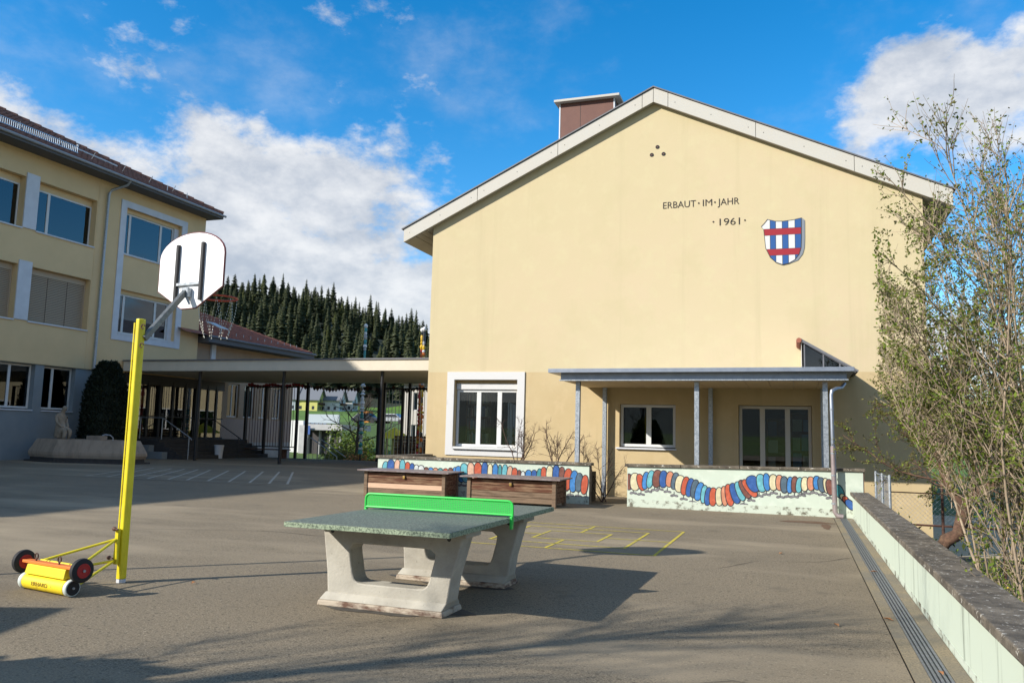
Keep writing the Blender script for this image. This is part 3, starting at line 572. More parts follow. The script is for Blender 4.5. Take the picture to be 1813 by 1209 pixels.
coping(pl, ((-9.96, 18.36, .87), (-4.42, 18.64, .87)), 3)
MB().box(-9.9, -9.72, 18.61, 21.19, -.3, .87).build('return_wall', 'mint_paint', pl); MB().box(-9.95, -9.66, 18.645, 21.15, .872, .93).build('return_coping', 'coping', pl); MB().box(-9.7, -4.6, 18.61, 19.6, -.2, .7).build('planting_soil', 'soil', pl)
MB().box(-4.48, -4.465, 18.41, 18.59, 0, .86).build('end_edge', 'coping_edge', pl)
LSEG = [(213,118,45,100,.1,'cyan'),(258,112,58,118,0,'dkblue'),(310,112,45,116,0,'pink'),(350,112,42,115,0,'cyan'),(392,120,38,95,0,'red'),(428,122,35,80,0,'dkblue'),(462,126,35,66,0,'white'),(500,130,45,66,0,'white'),(540,134,30,45,0,'brown'),(575,138,34,50,0,'blue'),(612,142,36,52,0,'salmon'),(650,146,36,56,0,'teal'),(690,150,38,60,0,'red'),(728,150,36,70,0,'brown'),
 (768,152,34,84,-.2,'blue'),(800,160,52,120,-.35,'blue'),(838,150,60,140,-.2,'cyan'),(885,148,55,146,-.1,'pink'),(938,150,60,150,-.1,'red'),(985,145,46,148,0,'dkblue'),(1025,150,36,132,0,'cream'),(1063,150,40,132,0,'blue'),(1097,152,26,122,0,'teal'),(1132,152,38,126,.05,'cyan'),(1168,156,38,112,.1,'pink'),(1205,162,40,98,0,'red'),(1238,168,26,78,0,'brown'),(1265,172,28,70,0,'white'),(1305,168,45,80,0,'blue'),(1345,170,38,84,0,'dkblue'),(1380,168,34,100,.1,'teal'),(1415,162,40,110,-.05,'red'),(1455,160,48,126,0,'cream'),(1500,158,48,128,0,'dkblue'),(1540,164,38,118,0,'brown'),(1580,192,56,152,.12,'red'),(1622,205,50,150,.1,'blue'),(1658,212,45,130,.1,'slate'),(1697,228,44,132,.1,'red')]
def lm(x, z, w, h, a, c): return (-9.909+(x-150)*.003442, .868-(z-40-(x-150)*.0355)*.00324, w*.00340, h*.00324, -a, c)
mural(pl, [lm(*q) for q in LSEG], [(-9.909+(x-150)*.003442, .27-(x-1500)*.0003, 0) for x in (1600, 1655, 1712)]+[(-9.7+k*.16, .34, 0) for k in range(30)], 18.40, (-9.89, -4.49), .05)
pr_ = thing('planter_wall', 'low mint wall with caterpillar mural in front of the glazed door', 'wall', (-1.1, 18.5, 0))
MB().hull8(((-3.60, 18.40, -.3), (1.29, 18.40, -.3), (1.29, 18.60, -.3), (-3.60, 18.60, -.3), (-3.60, 18.40, .878), (1.29, 18.40, .952), (1.29, 18.60, .952), (-3.60, 18.60, .878))).build('wall_body', 'mint_paint', pr_)
MB().box(-3.60, 1.29, 18.396, 18.40, 0, .17).build('dirty_foot', 'mint_dirty', pr_); MB().box(1.29, 1.31, 18.41, 18.59, 0, .94).build('end_edge', 'chimney_brown', pr_)
coping(pr_, ((-3.66, 18.36, .88), (1.34, 18.64, .955)), 4)
RSEG = [(45,205,45,110,0,'brown'),(92,205,66,120,0,'cream'),(137,208,48,115,.2,'red'),(172,196,42,120,-.1,'blue'),(208,186,44,122,-.15,'cyan'),(258,182,58,120,-.1,'brown'),(305,185,52,116,-.05,'dkblue'),(352,186,48,106,-.1,'salmon'),(390,198,44,115,-.15,'slate'),(427,218,62,115,-.1,'cream'),(465,232,46,126,-.15,'red'),(500,243,44,126,-.15,'dkblue'),(534,251,44,124,-.15,'slate'),(567,270,48,126,-.2,'blue'),(602,288,38,120,-.1,'cyan'),(632,303,42,122,-.1,'dkblue'),(667,306,46,122,-.05,'red'),(711,304,46,122,0,'cream'),(748,300,40,130,.05,'salmon'),(783,293,50,145,.1,'red'),(822,281,54,138,.2,'dkblue'),(858,266,48,130,.25,'cyan'),(890,252,46,130,.35,'brown'),(925,246,52,136,.5,'red'),(952,215,78,112,.4,'dkblue'),(1005,210,56,118,.1,'cyan'),(1043,203,40,114,.05,'blue'),(1088,205,50,104,0,'cream'),(1130,207,44,100,0,'salmon'),(1162,220,44,108,0,'slate'),(1200,222,34,106,-.05,'blue'),(1232,218,38,104,-.05,'brown'),(1263,222,38,100,-.1,'cyan'),(1300,215,42,92,-.05,'cream'),(1340,212,42,88,0,'salmon'),(1380,207,42,88,0,'blue'),(1412,220,42,95,.1,'slate'),(1442,225,32,95,.1,'cream'),(1465,235,42,100,.1,'brown'),(1525,262,50,86,.3,'teal'),(1552,305,28,56,.4,'cream'),(1570,322,32,60,.4,'red'),(1595,348,42,72,.5,'dkblue')]
def rm_(x, z, w, h, a, c): return (-3.60+(x-33)*.002965, .878-(z-98-(x-33)*.0222)*.00311+(x-33)*.0000445, w*.00322, h*.00316, a*1.35, c)
RF = [rm_(x, z, 1, 1, 0, 'line') for x, z in ((80,270),(138,278),(192,258),(240,248),(278,242),(335,258),(385,285),(455,308),(520,328),(570,360),(610,372),(690,375),(755,378),(830,368),(885,340),(935,312),(990,282),(1040,272),(1090,262),(1135,288),(1188,285),(1230,285),(1278,275),(1310,262),(1360,258),(1415,270),(1465,292))]
mural(pr_, [rm_(*q) for q in RSEG], [(q[0], q[1], 0) for q in RF], 18.40, (-3.59, 1.285), .05)
# ------------------------------------------------------------------ low wall along the right edge
lw = thing('low_wall', 'long low mint wall with mossy stone coping along the right edge', 'wall', (1.2, 6, 0))
MB().box(1.08, 1.32, -9, 18.39, -1.4, .468).build('wall_body', 'mint_stain', lw); MB().box(1.077, 1.08, -9, 18.39, .003, .06).build('dirty_foot', 'mint_dirty', lw)
y = 18.35; c0 = None
rnd = random.Random(4)
while y > -8:
    L = 1.97; MB().box(1.03, 1.385, y-L+.008, y, .47+rnd.uniform(0, .004), .535+rnd.uniform(0, .006)).build('coping_stone', 'coping', lw, bevel=.010); y -= L
# ------------------------------------------------------------------ wooden chests
def chest(x0, x1, y, d, h, label, light):
    t = thing('storage_chest', label, 'chest', ((x0+x1)/2, y+d/2, 0), 'wooden chests in the yard'); p = .085
    for x in (x0, x1-p):
        for yy in (y, y+d-p): MB().box(x, x+p, yy, yy+p, 0, h).build('corner_post', 'worn_wood', t, bevel=.006)
    rnd = random.Random(int(x0*100)); nb = 4; bh = (h-.10)/nb
    for k in range(nb):
        z0 = .07+k*bh; mtl = 'new_board' if light and k == 1 else ('old_wood' if k > 1 else 'worn_wood')
        MB().box(x0+p, x1-p, y+.02+rnd.uniform(0, .006), y+.05, z0+.004, z0+bh-.004).build('front_board', mtl, t, bevel=.004)
        MB().box(x0+p, x1-p, y+d-.05, y+d-.02, z0+.004, z0+bh-.004).build('rear_board', 'old_wood', t)
        for x in (x0+.02, x1-.05): MB().box(x, x+.03, y+p, y+d-p, z0+.004, z0+bh-.004).build('side_board', 'old_wood', t, bevel=.004)
    MB().hull8(((x0-.14, y-.10, h+.004), (x1+.12, y-.10, h+.004), (x1+.12, y+d+.06, h+.012), (x0-.14, y+d+.06, h+.012), (x0-.14, y-.10, h+.034), (x1+.12, y-.10, h+.034), (x1+.12, y+d+.06, h+.042), (x0-.14, y+d+.06, h+.042))).build('lid', 'lid_sheet', t, bevel=.004)
    lk = MB().box((x0+x1)/2-.028, (x0+x1)/2+.028, y-.02, y+.018, h-.15, h-.09).build('padlock', 'brass', t, bevel=.006)
    MB().tube([((x0+x1)/2+.02*math.cos(a), y-.002, h-.09+.035*math.sin(a)) for a in [k*math.pi/8 for k in range(9)]], .006, 6).build('shackle', 'galvanised', lk); MB().box((x0+x1)/2-.02, (x0+x1)/2+.02, y-.012, y+.0185, h-.085, h-.01).build('hasp', 'rusty_steel', t)
chest(-9.77, -7.66, 17.50, .80, .585, 'weathered wooden chest with one pale new board, left of the two', True)
chest(-6.88, -4.84, 16.92, .86, .575, 'dark weathered wooden chest with a padlock, right of the two', False)
# ------------------------------------------------------------------ table tennis table
tt = thing('table_tennis_table', 'concrete table tennis table with green net in the yard', 'table', (-3.32, 7.33, 0))
XA, XB, YA, YC = -4.08, -2.556, 5.96, 8.70; TT = Matrix.Translation((XB, YA, 0)) @ Matrix.Rotation(R(-1.0), 4, 'Z') @ Matrix.Translation((-XB, -YA, 0))
m = MB(TT); bmv = 0
m.box(XA, XB, YA, YC, .715, .76); m.build('table_top', ['table_top'], tt, bevel=.006)
m = MB(TT); m.box(XA-.002, XB+.002, YA-.003, YA, .717, .756); m.box(XA-.002, XB+.002, YC, YC+.003, .717, .756); m.box(XB, XB+.0025, YA, YC, .717, .756); m.box(XA-.0025, XA, YA, YC, .717, .756); m.build('edge_band', 'table_edge', tt)
def rrect(P, r, n=5):      # polygon with rounded corners, in (x, z)
    out = []
    for i in range(len(P)):
        a, b, c = Vector(P[i-1]), Vector(P[i]), Vector(P[(i+1) % len(P)]); u = (a-b).normalized(); v = (c-b).normalized(); d = min(r, (a-b).length/2.2, (c-b).length/2.2)
        p, q = b+u*d, b+v*d
        for k in range(n+1): t = k/n; out.append(tuple(p*(1-t)**2+b*2*t*(1-t)+q*t*t))
    return out
def leg(y0, y1):
    bm_ = MB(TT); out = [(-4.035, .714), (-3.97, .30), (-3.955, .10), (-2.79, .10), (-2.76, .30), (-2.645, .714)]; ho = rrect([(-3.76, .545), (-3.695, .205), (-2.985, .205), (-2.90, .545)], .075)
    # frame ring between the outline and the rounded opening, sampled along the same angles
    c = Vector((-3.34, .39)); n = 48
    def hit(P, d):
        best = None
        for i in range(len(P)):
            a, b = Vector(P[i-1])-c, Vector(P[i])-c; e = b-a; den = d.x*e.y-d.y*e.x
            if abs(den) < 1e-9: continue
            t = (a.x*e.y-a.y*e.x)/den; s = (a.x*d.y-a.y*d.x)/den
            if t > 0 and -1e-6 <= s <= 1+1e-6 and (best is None or t > best): best = t
        return c+d*best
    angs = sorted([2*math.pi*k/n for k in range(n)]+[math.atan2(p[1]-c.y, p[0]-c.x) % (2*math.pi) for p in out])
    O = [hit(out, Vector((math.cos(a), math.sin(a)))) for a in angs]; I = [hit(ho, Vector((math.cos(a), math.sin(a)))) for a in angs]; N = len(angs)
    L = [[bm_.pt((p.x, y, p.y)) for p in Q] for Q, y in ((O, y0), (I, y0), (I, y1), (O, y1))]
    for k in range(N):
        j = (k+1) % N
        for a, b in ((0, 1), (1, 2), (2, 3), (3, 0)): bm_.f.append([L[a][k], L[a][j], L[b][j], L[b][k]]); bm_.m.append(0)
    lg = bm_.build('leg', 'leg_concrete', tt, smooth=True, bevel=.012)
    m = MB(TT); m.hull8(((-4.02, y0-.065, .0), (-2.80, y0-.065, .0), (-2.80, y1+.13, .0), (-4.02, y1+.13, .0), (-4.01, y0-.06, .05), (-2.81, y0-.06, .05), (-2.81, y1+.12, .05), (-4.01, y1+.12, .05))); m.build('plinth_foot', 'foot_concrete', lg, bevel=.012)
    m = MB(TT); m.hull8(((-4.005, y0-.055, .051), (-2.815, y0-.055, .051), (-2.815, y1+.11, .051), (-4.005, y1+.11, .051), (-3.965, y0-.012, .115), (-2.79, y0-.012, .115), (-2.79, y1+.012, .115), (-3.965, y1+.012, .115))); m.build('plinth', 'leg_concrete', lg, bevel=.008)
    for x in (-3.93, -2.79): MB(TT).lathe((x, y0+.001, .64), (0, -1, 0), [(0, .019), (.002, .019)], 14).build('bolt_hole', 'bracket_dark', lg)
    m = MB(TT); m.hull8(((-4.06, y0-.05, .66), (-2.61, y0-.05, .66), (-2.61, y1+.05, .66), (-4.06, y1+.05, .66), (-4.06, y0-.05, .713), (-2.61, y0-.05, .713), (-2.61, y1+.05, .713), (-4.06, y1+.05, .713))); m.build('head_beam', 'leg_concrete', lg, bevel=.01)
leg(6.475, 6.70); leg(7.93, 8.155)
nt = MB(TT); yn = 7.33; x0, x1, z0, z1 = -4.10, -2.535, .785, .912; r = .05
P = [(x0, yn, .70), (x0, yn, z1-r)]+[(x0+r-r*math.cos(a), yn, z1-r+r*math.sin(a)) for a in [k*math.pi/10 for k in range(1, 6)]]+[(x1-r+r*math.sin(a), yn, z1-r+r*math.cos(a)) for a in [k*math.pi/10 for k in range(0, 6)]]+[(x1, yn, .70)]
nt.tube(P, .011, 8); nt.tube([(x0, yn, z0), (x1, yn, z0)], .010, 8); nf = nt.build('net_frame', 'net_green', tt, smooth=True)
ms = MB(TT)      # perforated sheet: fine lattice
for k in range(8): zz = z0+.008+k*(z1-z0-.016)/7; ms.box(x0+.012, x1-.012, yn-.0015, yn+.0015, zz-.0055, zz+.0055)
for k in range(84): xx = x0+.02+k*(x1-x0-.04)/83; ms.box(xx-.0046, xx+.0046, yn-.0022, yn+.0022, z0, z1-.004)
ms.build('net_lattice', 'net_mesh', nf, kind='stuff', recalc=False)
for x in (XA-.012, XB+.012): MB(TT).box(x-.012, x+.012, yn-.022, yn+.022, .655, .772).build('net_clamp', 'net_green', nf, bevel=.004)
# ------------------------------------------------------------------ basketball stand
bs = thing('basketball_stand', 'yellow pole basketball stand with white fan backboard and weight trolley', 'basketball hoop', (-6.27, 6.51, 0))
bx, by = -6.27, 6.51
oc = [(bx+.048*math.cos(R(22.5+45*k)), by+.048*math.sin(R(22.5+45*k))) for k in range(8)]
pole = MB().ext([(x, y, .035) for x, y in oc], (0, 0, 2.565)).build('pole', 'yellow_paint', bs, bevel=.006)
MB().ext([(bx+(x-bx)*.95, by+(y-by)*.95, 0) for x, y in oc], (0, 0, .034)).build('pole_foot', 'grey_white', pole)
MB().box(bx-.050, bx-.043, by-.0125, by-.006, .12, 2.58).build('pole_slot', 'bracket_dark', pole)
MB().box(bx-.054, bx-.043, by-.036, by-.026, .42, 2.56).build('guide_rail', 'yellow_paint', pole)
AN = R(-10); BO = Vector((-6.265, 7.16, 3.23)); TB = Matrix.Translation(BO) @ Matrix.Rotation(AN, 4, 'Z')      # board frame: x right, y away from camera, z up
bw = .515
prof = [(-bw, .16), (-bw, -.20), (-.115, -.415), (.115, -.415), (bw, -.20), (bw, .16)]+[(bw*math.cos(a), .16+.26*math.sin(a)) for a in [k*math.pi/16 for k in range(1, 16)]]
bd = MB(TB).ext([(x, 0, z) for x, z in prof], (0, .022, 0)).build('backboard', 'board_white', bs, smooth=True)
ed = [(x*1.004, .011, z*1.004) for x, z in prof]; MB(TB).tube(ed, .012, 6, closed=True).build('board_edging', 'board_rim', bd)
for x in (-.20, .20): MB(TB).box(x-.018, x+.018, -.034, -.001, -.34, .30).build('mounting_channel', 'black_steel', bd, bevel=.003)
MB(TB).box(-.181, .181, -.030, -.002, -.165, -.135).build('cross_bar', 'galvanised', bd)
br = MB(TB); br.box(-.05, .05, -.06, -.001, -.30, -.20); br.build('arm_bracket', 'galvanised', bd, bevel=.004)
e1 = TB @ Vector((0, -.05, -.25)); e0 = Vector((bx+.045, by+.01, 2.40))
d = (e1-e0).normalized(); sv = d.cross(Vector((0, 0, 1))).normalized()*.022; uv = sv.cross(d).normalized()*.030
MB().hull8([e0-sv-uv, e0+sv-uv, e0+sv+uv, e0-sv+uv, e1-sv-uv, e1+sv-uv, e1+sv+uv, e1-sv+uv]).build('arm', 'arm_steel', bs, bevel=.004)
e2 = TB @ Vector((.06, -.03, -.38)); MB().tube([e1+Vector((0, 0, -.02)), e2], .012, 8).build('lower_stay', 'galvanised', bs)
for z in (2.52, 2.33): MB().tube([(bx+.06+.022*math.cos(a), by-.03, z+.022*math.sin(a)) for a in [k*math.pi/5 for k in range(9)]], .006, 6).build('locking_pin', 'rusty_steel', bs)
rc = Vector((.0, .40, -.24)); rg = MB(TB).tube([(rc.x+.21*math.cos(a), rc.y+.21*math.sin(a), rc.z) for a in [k*math.pi/16 for k in range(32)]], .011, 8, closed=True); rg.tube([(-.09, .02, rc.z), (-.10, .21, rc.z)], .011, 6); rg.tube([(.09, .02, rc.z), (.10, .21, rc.z)], .011, 6); rg.tube([(0, .02, rc.z-.12), (0, .19, rc.z-.01)], .009, 6)
ring = rg.build('hoop_ring', 'ring_red', bs, smooth=True)
cn = MB(TB); rnd = random.Random(2)
for k in range(8):
    a = k*math.pi/4
    for s in (-1, 1):
        for j in range(13):
            t = j/12; rr = .205-.075*t+.02*math.sin(t*3); aa = a+s*.40*t; p = Vector((rc.x+rr*math.cos(aa), rc.y+rr*math.sin(aa), rc.z-.02-t*.42))
            t2 = t+.045; a2 = a+s*.40*t2; q = Vector((rc.x+rr*math.cos(a2), rc.y+rr*math.sin(a2), rc.z-.02-t2*.42)); cn.tube([p, q], .0026, 4, cap=False)
cn.build('chain_net', 'chain', ring, kind='stuff', recalc=False)
# weight trolley at the foot
c0, c1 = Vector((-6.81, 5.90, .076)), Vector((-6.09, 5.775, .076)); ax = (c1-c0).normalized(); fr_ = Vector((ax.y, -ax.x, 0)); L = (c1-c0).length      # fr_ points to the camera side
if fr_.y > 0: fr_ = -fr_
tr = MB().lathe(c0, ax, [(.055, .066), (.06, .070), (L-.06, .070), (L-.055, .066)], 28).build('weight_roller', 'yellow_flat', bs, smooth=True)
for c, s in ((c0, 1), (c1, -1)):
    MB().lathe(c-ax*s*.0, ax*s, [(0, .050), (.004, .070), (.016, .076), (.036, .076), (.050, .068)], 28).build('end_wheel', 'rubber_pale', tr, smooth=True)
    MB().lathe(c-ax*s*.003, ax*s, [(0, .058), (.003, .062)], 24).build('wheel_face', 'rubber', tr); MB().lathe(c-ax*s*.012, ax*s, [(0, .010), (.009, .012)], 12).build('axle_nut', 'galvanised', tr)
TW = Matrix(((ax.x, -fr_.x, 0, c0.x), (ax.y, -fr_.y, 0, c0.y), (0, 0, 1, 0), (0, 0, 0, 1)))      # x along the roller, y away from the camera, z up
word('ERHARD', tr, .22, .46, .062, .034, -.0712, 'embossed_letter', 'brass', TW, .004)
MB(TW).hull8(((.07, -.055, .150), (.66, -.055, .150), (.66, .06, .150), (.07, .06, .150), (.075, -.035, .235), (.655, -.035, .235), (.655, .06, .235), (.075, .06, .235))).build('weight_box', 'yellow_paint', bs, bevel=.006)
MB(TW).box(-.02, .74, -.03, .045, .238, .262).build('cross_member', 'orange_paint', bs, bevel=.003)
for x in (.15, .50):
    eb = MB(TW); eb.tube([(x+.024*math.cos(a), .0, .305+.024*math.sin(a)) for a in [k*math.pi/8 for k in range(16)]], .0065, 6, closed=True); eb.tube([(x, 0, .262), (x, 0, .285)], .008, 6); eb.build('eye_bolt', 'rusty_steel', bs, smooth=True)
def cart_wheel(x, s):
    cc = TW @ Vector((x, .02, .235)); a = (TW.to_3x3() @ Vector((1, 0, 0)))*s
    wv = MB().lathe(cc-a*.03, a, [(0, .060), (.002, .092), (.010, .104), (.030, .108), (.050, .104), (.058, .092), (.060, .060)], 32).build('tyre', 'rubber', bs, smooth=True)
    for q in (-1, 1):
        MB().lathe(cc+a*q*.031, a*q, [(0, .064), (.004, .062), (.004, .054), (-.010, .050), (-.010, .018), (.006, .016), (.006, .002)], 28).build('wheel_rim', 'rim_red', wv, smooth=True)
        hb = MB().lathe(cc+a*q*.034, a*q, [(0, .013), (.012, .012)], 12).build('hub', 'galvanised', wv)
        t1 = a.orthogonal().normalized(); t2 = a.cross(t1); m = MB()
        for k in range(9):
            v = t1*math.cos(k*2*math.pi/9)+t2*math.sin(k*2*math.pi/9); u = a.cross(v)*.005; b0 = cc+a*q*.0285+v*.018; b1 = cc+a*q*.0285+v*.054
            m.hull8([b0-u-a*q*.008, b0+u-a*q*.008, b1+u-a*q*.008, b1-u-a*q*.008, b0-u, b0+u, b1+u, b1-u])
        m.build('spokes', 'rim_red', wv)
cart_wheel(-.075, 1); cart_wheel(.80, 1)
fm = MB(); pj = Vector((bx-.02, by-.075, .42)); pl_ = Vector((bx-.02, by-.085, .215))
for q, e in ((TW @ Vector((.10, .09, .25)), pj), (TW @ Vector((.66, .09, .25)), pj), (TW @ Vector((.10, .10, .13)), pl_), (TW @ Vector((.66, .10, .09)), pl_), (pj, pl_)): fm.tube([q, e], .013, 8)
fm.tube([TW @ Vector((.08, .09, .25)), TW @ Vector((.70, .09, .25))], .013, 8); fm.tube([TW @ Vector((.08, .10, .12)), TW @ Vector((.70, .10, .12))], .013, 8); fm.tube([pj+Vector((.02, -.01, -.01)), pl_+Vector((.03, 0, .01))], .016, 8)
fm.build('trolley_frame', 'yellow_paint', bs, smooth=True)
for p in (pj+Vector((-.03, -.02, .10)), pl_+Vector((-.06, -.02, .03))): MB().lathe(p, (1, -.3, 0), [(0, .016), (.02, .022), (.04, .016), (.05, .008), (.09, .008)], 8).build('clamp_screw', 'rusty_steel', bs)
MB().box(bx-.035, bx+.005, by-.085, by-.052, .18, .52).build('trolley_upright', 'yellow_paint', bs, bevel=.004)
# ------------------------------------------------------------------ three-storey school on the left
LX = -30; FL = Fr((LX, 0, 0), (0, 1, 0), (1, 0, 0)); YE = 35.2; YS = -5.6
sc = thing('school_building', 'three-storey olive school building with brown tiled hip roof on the left', 'building', (LX, 20, 0))
def row(y0, step, n): return [y0-step*k for k in range(n)]
REC = [(24.97, 28.0), (21.3, 24.33), (17.63, 20.66), (13.96, 16.99)]      # window bays, the post between each pair
holesU = [(a, b, 9.50, 11.64) for a, b in REC]; holesL = [(a, b, 5.70, 7.97) for a, b in REC]
FWu = (29.72, 33.40, 9.58, 11.80); FWl = (29.72, 33.40, 5.80, 7.88)
wall(MB(), FL, YS, 28.10, 3.96, 12.80, holesU+holesL, .45).build('upper_wall', 'render_school', sc)
wall(MB(), Fr((LX+.012, 0, 0), (0, 1, 0), (1, 0, 0)), 28.104, YE, 3.96, 12.80, [FWu, FWl], .45).build('stair_wall', 'render_school', sc)
GW = [(26.05, 27.66), (24.0, 25.63), (21.95, 23.58), (19.9, 21.53), (17.85, 19.48), (15.8, 17.43)]
wall(MB(), Fr((LX-.06, 0, 0), (0, 1, 0), (1, 0, 0)), YS, 30.35, -1, 3.957, [(a, b, 2.06, 3.93) for a, b in GW], .4).build('base_wall', 'render_base', sc)
MB().box(LX-14, LX-.46, YE-.4, YE, -1, 12.8).build('north_wall', 'render_school', sc); MB().box(LX-14, LX-.46, YS, YS+.4, -1, 12.8).build('south_wall', 'render_school', sc); MB().box(LX-14.4, LX-14.01, YS, YE, -1, 12.8).build('west_wall', 'render_school', sc)
for y in (24.34, 20.67, 17.0):      # pale posts between the window bays
    for z0, z1 in ((5.70, 7.968), (9.50, 11.638)): m = MB(); FL.box(m, y, y+.62, z0+.002, z1+(.18 if y > 24 else 0), -.40, .05); m.build('window_post', 'grey_white', sc, bevel=.01)
for a, b in REC:
    w = window(sc, FL, a+.01, b-.01, 9.52, 11.36, -.30, [a+.78], fw=.07, mw=.13, gmat='tinted_glass'); m = MB(); FL.box(m, a, b, 9.44, 9.498, -.35, .06); m.build('window_sill', 'grey_white', w); m = MB(); FL.box(m, a+.01, b-.01, 11.362, 11.63, -.36, -.30); m.build('blind_box', 'render_school', w)
    m = MB(); FL.box(m, a+.08, b-.08, 9.6, 11.3, -.62, -.60); m.build('dark_room', 'interior', w)
    w = MB(); FL.box(w, a+.01, a+.07, 5.72, 7.70, -.34, -.28); FL.box(w, b-.07, b-.01, 5.72, 7.70, -.34, -.28); FL.box(w, a+.01, b-.01, 7.702, 7.96, -.36, -.28); w = w.build('window', 'blind', sc); m = MB(); FL.box(m, a, b, 5.64, 5.698, -.35, .06); m.build('window_sill', 'grey_white', w)
    bl = MB()
    for k in range(27):
        z = 5.74+k*.0725; bl.hull8([FL.p(*q) for q in ((a+.072, z, -.29), (b-.072, z, -.29), (b-.072, z+.004, -.288), (a+.072, z+.004, -.288), (a+.072, z+.064, -.335), (b-.072, z+.064, -.335), (b-.072, z+.068, -.333), (a+.072, z+.068, -.333))])
    bl.build('roller_slats', 'blind', w, kind='stuff', recalc=False); m = MB(); FL.box(m, a+.071, b-.071, 5.73, 7.70, -.36, -.345); m.build('slat_backing', 'interior_warm', w)
    for t in (.35, .68): m = MB(); y = a+(b-a)*t; FL.box(m, y-.008, y+.008, 5.74, 7.70, -.286, -.280); m.build('slat_cord', 'timber', w)
for a, b in GW:
    w = window(sc, Fr((LX-.06, 0, 0), (0, 1, 0), (1, 0, 0)), a+.01, b-.01, 2.10, 3.92, -.22, [a+.62], fw=.08, mw=.12, gmat='tinted_glass'); F2 = Fr((LX-.06, 0, 0), (0, 1, 0), (1, 0, 0)); m = MB(); F2.box(m, a, b, 2.0, 2.058, -.3, .05); m.build('window_sill', 'grey_white', w); m = MB(); F2.box(m, a+.05, b-.05, 2.1, 3.9, -.55, -.53); m.build('dark_room', 'interior', w)
# tall pale surround round the two stair windows
FS = Fr((LX+.06, 0, 0), (0, 1, 0), (1, 0, 0)); wall(MB(), FS, 29.36, 33.80, 5.46, 12.12, [(29.70, 33.42, 5.79, 11.81)], .046).build('window_surround', 'grey_white', sc, bevel=.01)
F3 = Fr((LX+.012, 0, 0), (0, 1, 0), (1, 0, 0))
for z0, z1 in ((9.58, 11.62), (5.80, 7.70)):
    w = window(sc, F3, 29.73, 33.1, z0+.02, z1, -.24, [30.22, 32.25], fw=.08, mw=.13, gmat='tinted_glass'); m = MB(); F3.box(m, 29.7, 33.42, z0-.06, z0-.002, -.2, .07); m.build('window_sill', 'grey_white', w); m = MB(); F3.box(m, 33.102, 33.40, z0, z1, -.3, -.16); m.build('side_panel', 'grey_white', w); m = MB(); F3.box(m, 29.73, 33.39, z1+.002, z1+.19, -.26, -.18); m.build('blind_box', 'render_school', w)
    m = MB(); F3.box(m, 29.8, 33.05, z0+.08, z1-.05, -.62, -.60); m.build('dark_room', 'interior', w)
    cu = MB()
    if z0 < 6:
        for k in range(26): y = 30.3+k*.105; F3.box(cu, y, y+.07, z0+.12, z1-.1, -.44, -.42)
        cu.build('vertical_blind', 'interior_warm', w, kind='stuff', recalc=False)
# roof: hip slopes with overhang, tiles as real relief
EO = .9; EZ = 12.72; PIT = math.tan(R(27)); hw = 7.2+EO; XE = LX+EO; XM = LX-7.2; YN, YS2 = YE+.25, YS-EO; ZR = EZ+.15+hw*PIT
MB().box(LX-14.4-EO, XE, YS2, YN, EZ-.03, EZ+.02).build('eave_soffit', 'eave_dark', sc)
m = MB(); m.box(XE, XE+.03, YS2, YN, EZ-.05, EZ+.14); m.box(LX-14.4-EO, XE, YN, YN+.03, EZ-.05, EZ+.14); m.build('eave_board', 'eave_dark', sc)
m = MB(); m.tube([(XE+.09, YS2, EZ+.11), (XE+.09, YN+.10, EZ+.11)], .065, 8); m.build('gutter', 'gutter_grey', sc, smooth=True)
hip = lambda y, e: max(YS2+e, min(YN-e, y))
def tiles(parent, E0, E1, A0, A1, name, mtl, tw=.30, tl=.36):
    """one roof slope E0-E1 (eave) to A0-A1 (ridge): rows of barrel tiles, each row lifted over the one below"""
    E0, E1, A0, A1 = map(Vector, (E0, E1, A0, A1)); Ls = ((A0+A1)/2-(E0+E1)/2); u = (E1-E0).normalized(); up_ = (A0-E0)-u*(A0-E0).dot(u); sl = up_.length; up_.normalize(); n = u.cross(up_)
    if n.z < 0: n = -n
    V, F = [], []; nr = int(sl/tl); a0 = (A0-E0).dot(u); a1 = (A1-E0).dot(u); W = (E1-E0).length
    for r in range(nr):
        t0, t1 = r*tl, (r+1)*tl+.05; lo = a0*t0/sl; hi = W+(a1-W)*t0/sl; k0 = math.ceil(lo/tw); k1 = math.floor(hi/tw)
        prof = [(0, .0), (.25, .052), (.5, .062), (.75, .052), (1, 0)]
        for k in range(k0, k1):
            b = len(V)
            for fx, fz in prof:
                for t, l in ((t0, .035), (t1, .008)): p = E0+u*((k+fx)*tw)+up_*t+n*(fz+l); V.append(tuple(p))
            for i in range(4): F.append((b+2*i, b+2*i+2, b+2*i+3, b+2*i+1))
            p0 = E0+u*(k*tw)+up_*t0; V.append(tuple(p0)); V.append(tuple(p0+u*tw)); q = b+10
            F.append((q, q+1, b+8, b)); F.append((b, b+8, b+6, b+2))
    o = npmesh(name, [np.array(v)-np.array(BASE[parent.name]) for v in V], F, mtl, parent, kind='stuff')
    return o
RA, RB = (XM, YS2+hw, ZR), (XM, YN-hw, ZR)
m = MB(); zb = EZ+.15
m.poly([(XE, YS2, zb), (XE, YN, zb), RB, RA]).poly([(XE, YN, zb), (LX-14.4-EO, YN, zb), RB]).poly([(LX-14.4-EO, YN, zb), (LX-14.4-EO, YS2, zb), RA, RB]).poly([(LX-14.4-EO, YS2, zb), (XE, YS2, zb), RA]); m.build('roof_deck', 'tile_brown', sc)
tiles(sc, (XE+.02, YS2, zb+.01), (XE+.02, YN, zb+.01), (XM, YS2+hw, ZR+.01), (XM, YN-hw, ZR+.01), 'roof_tiles', 'tile_brown')
m = MB()
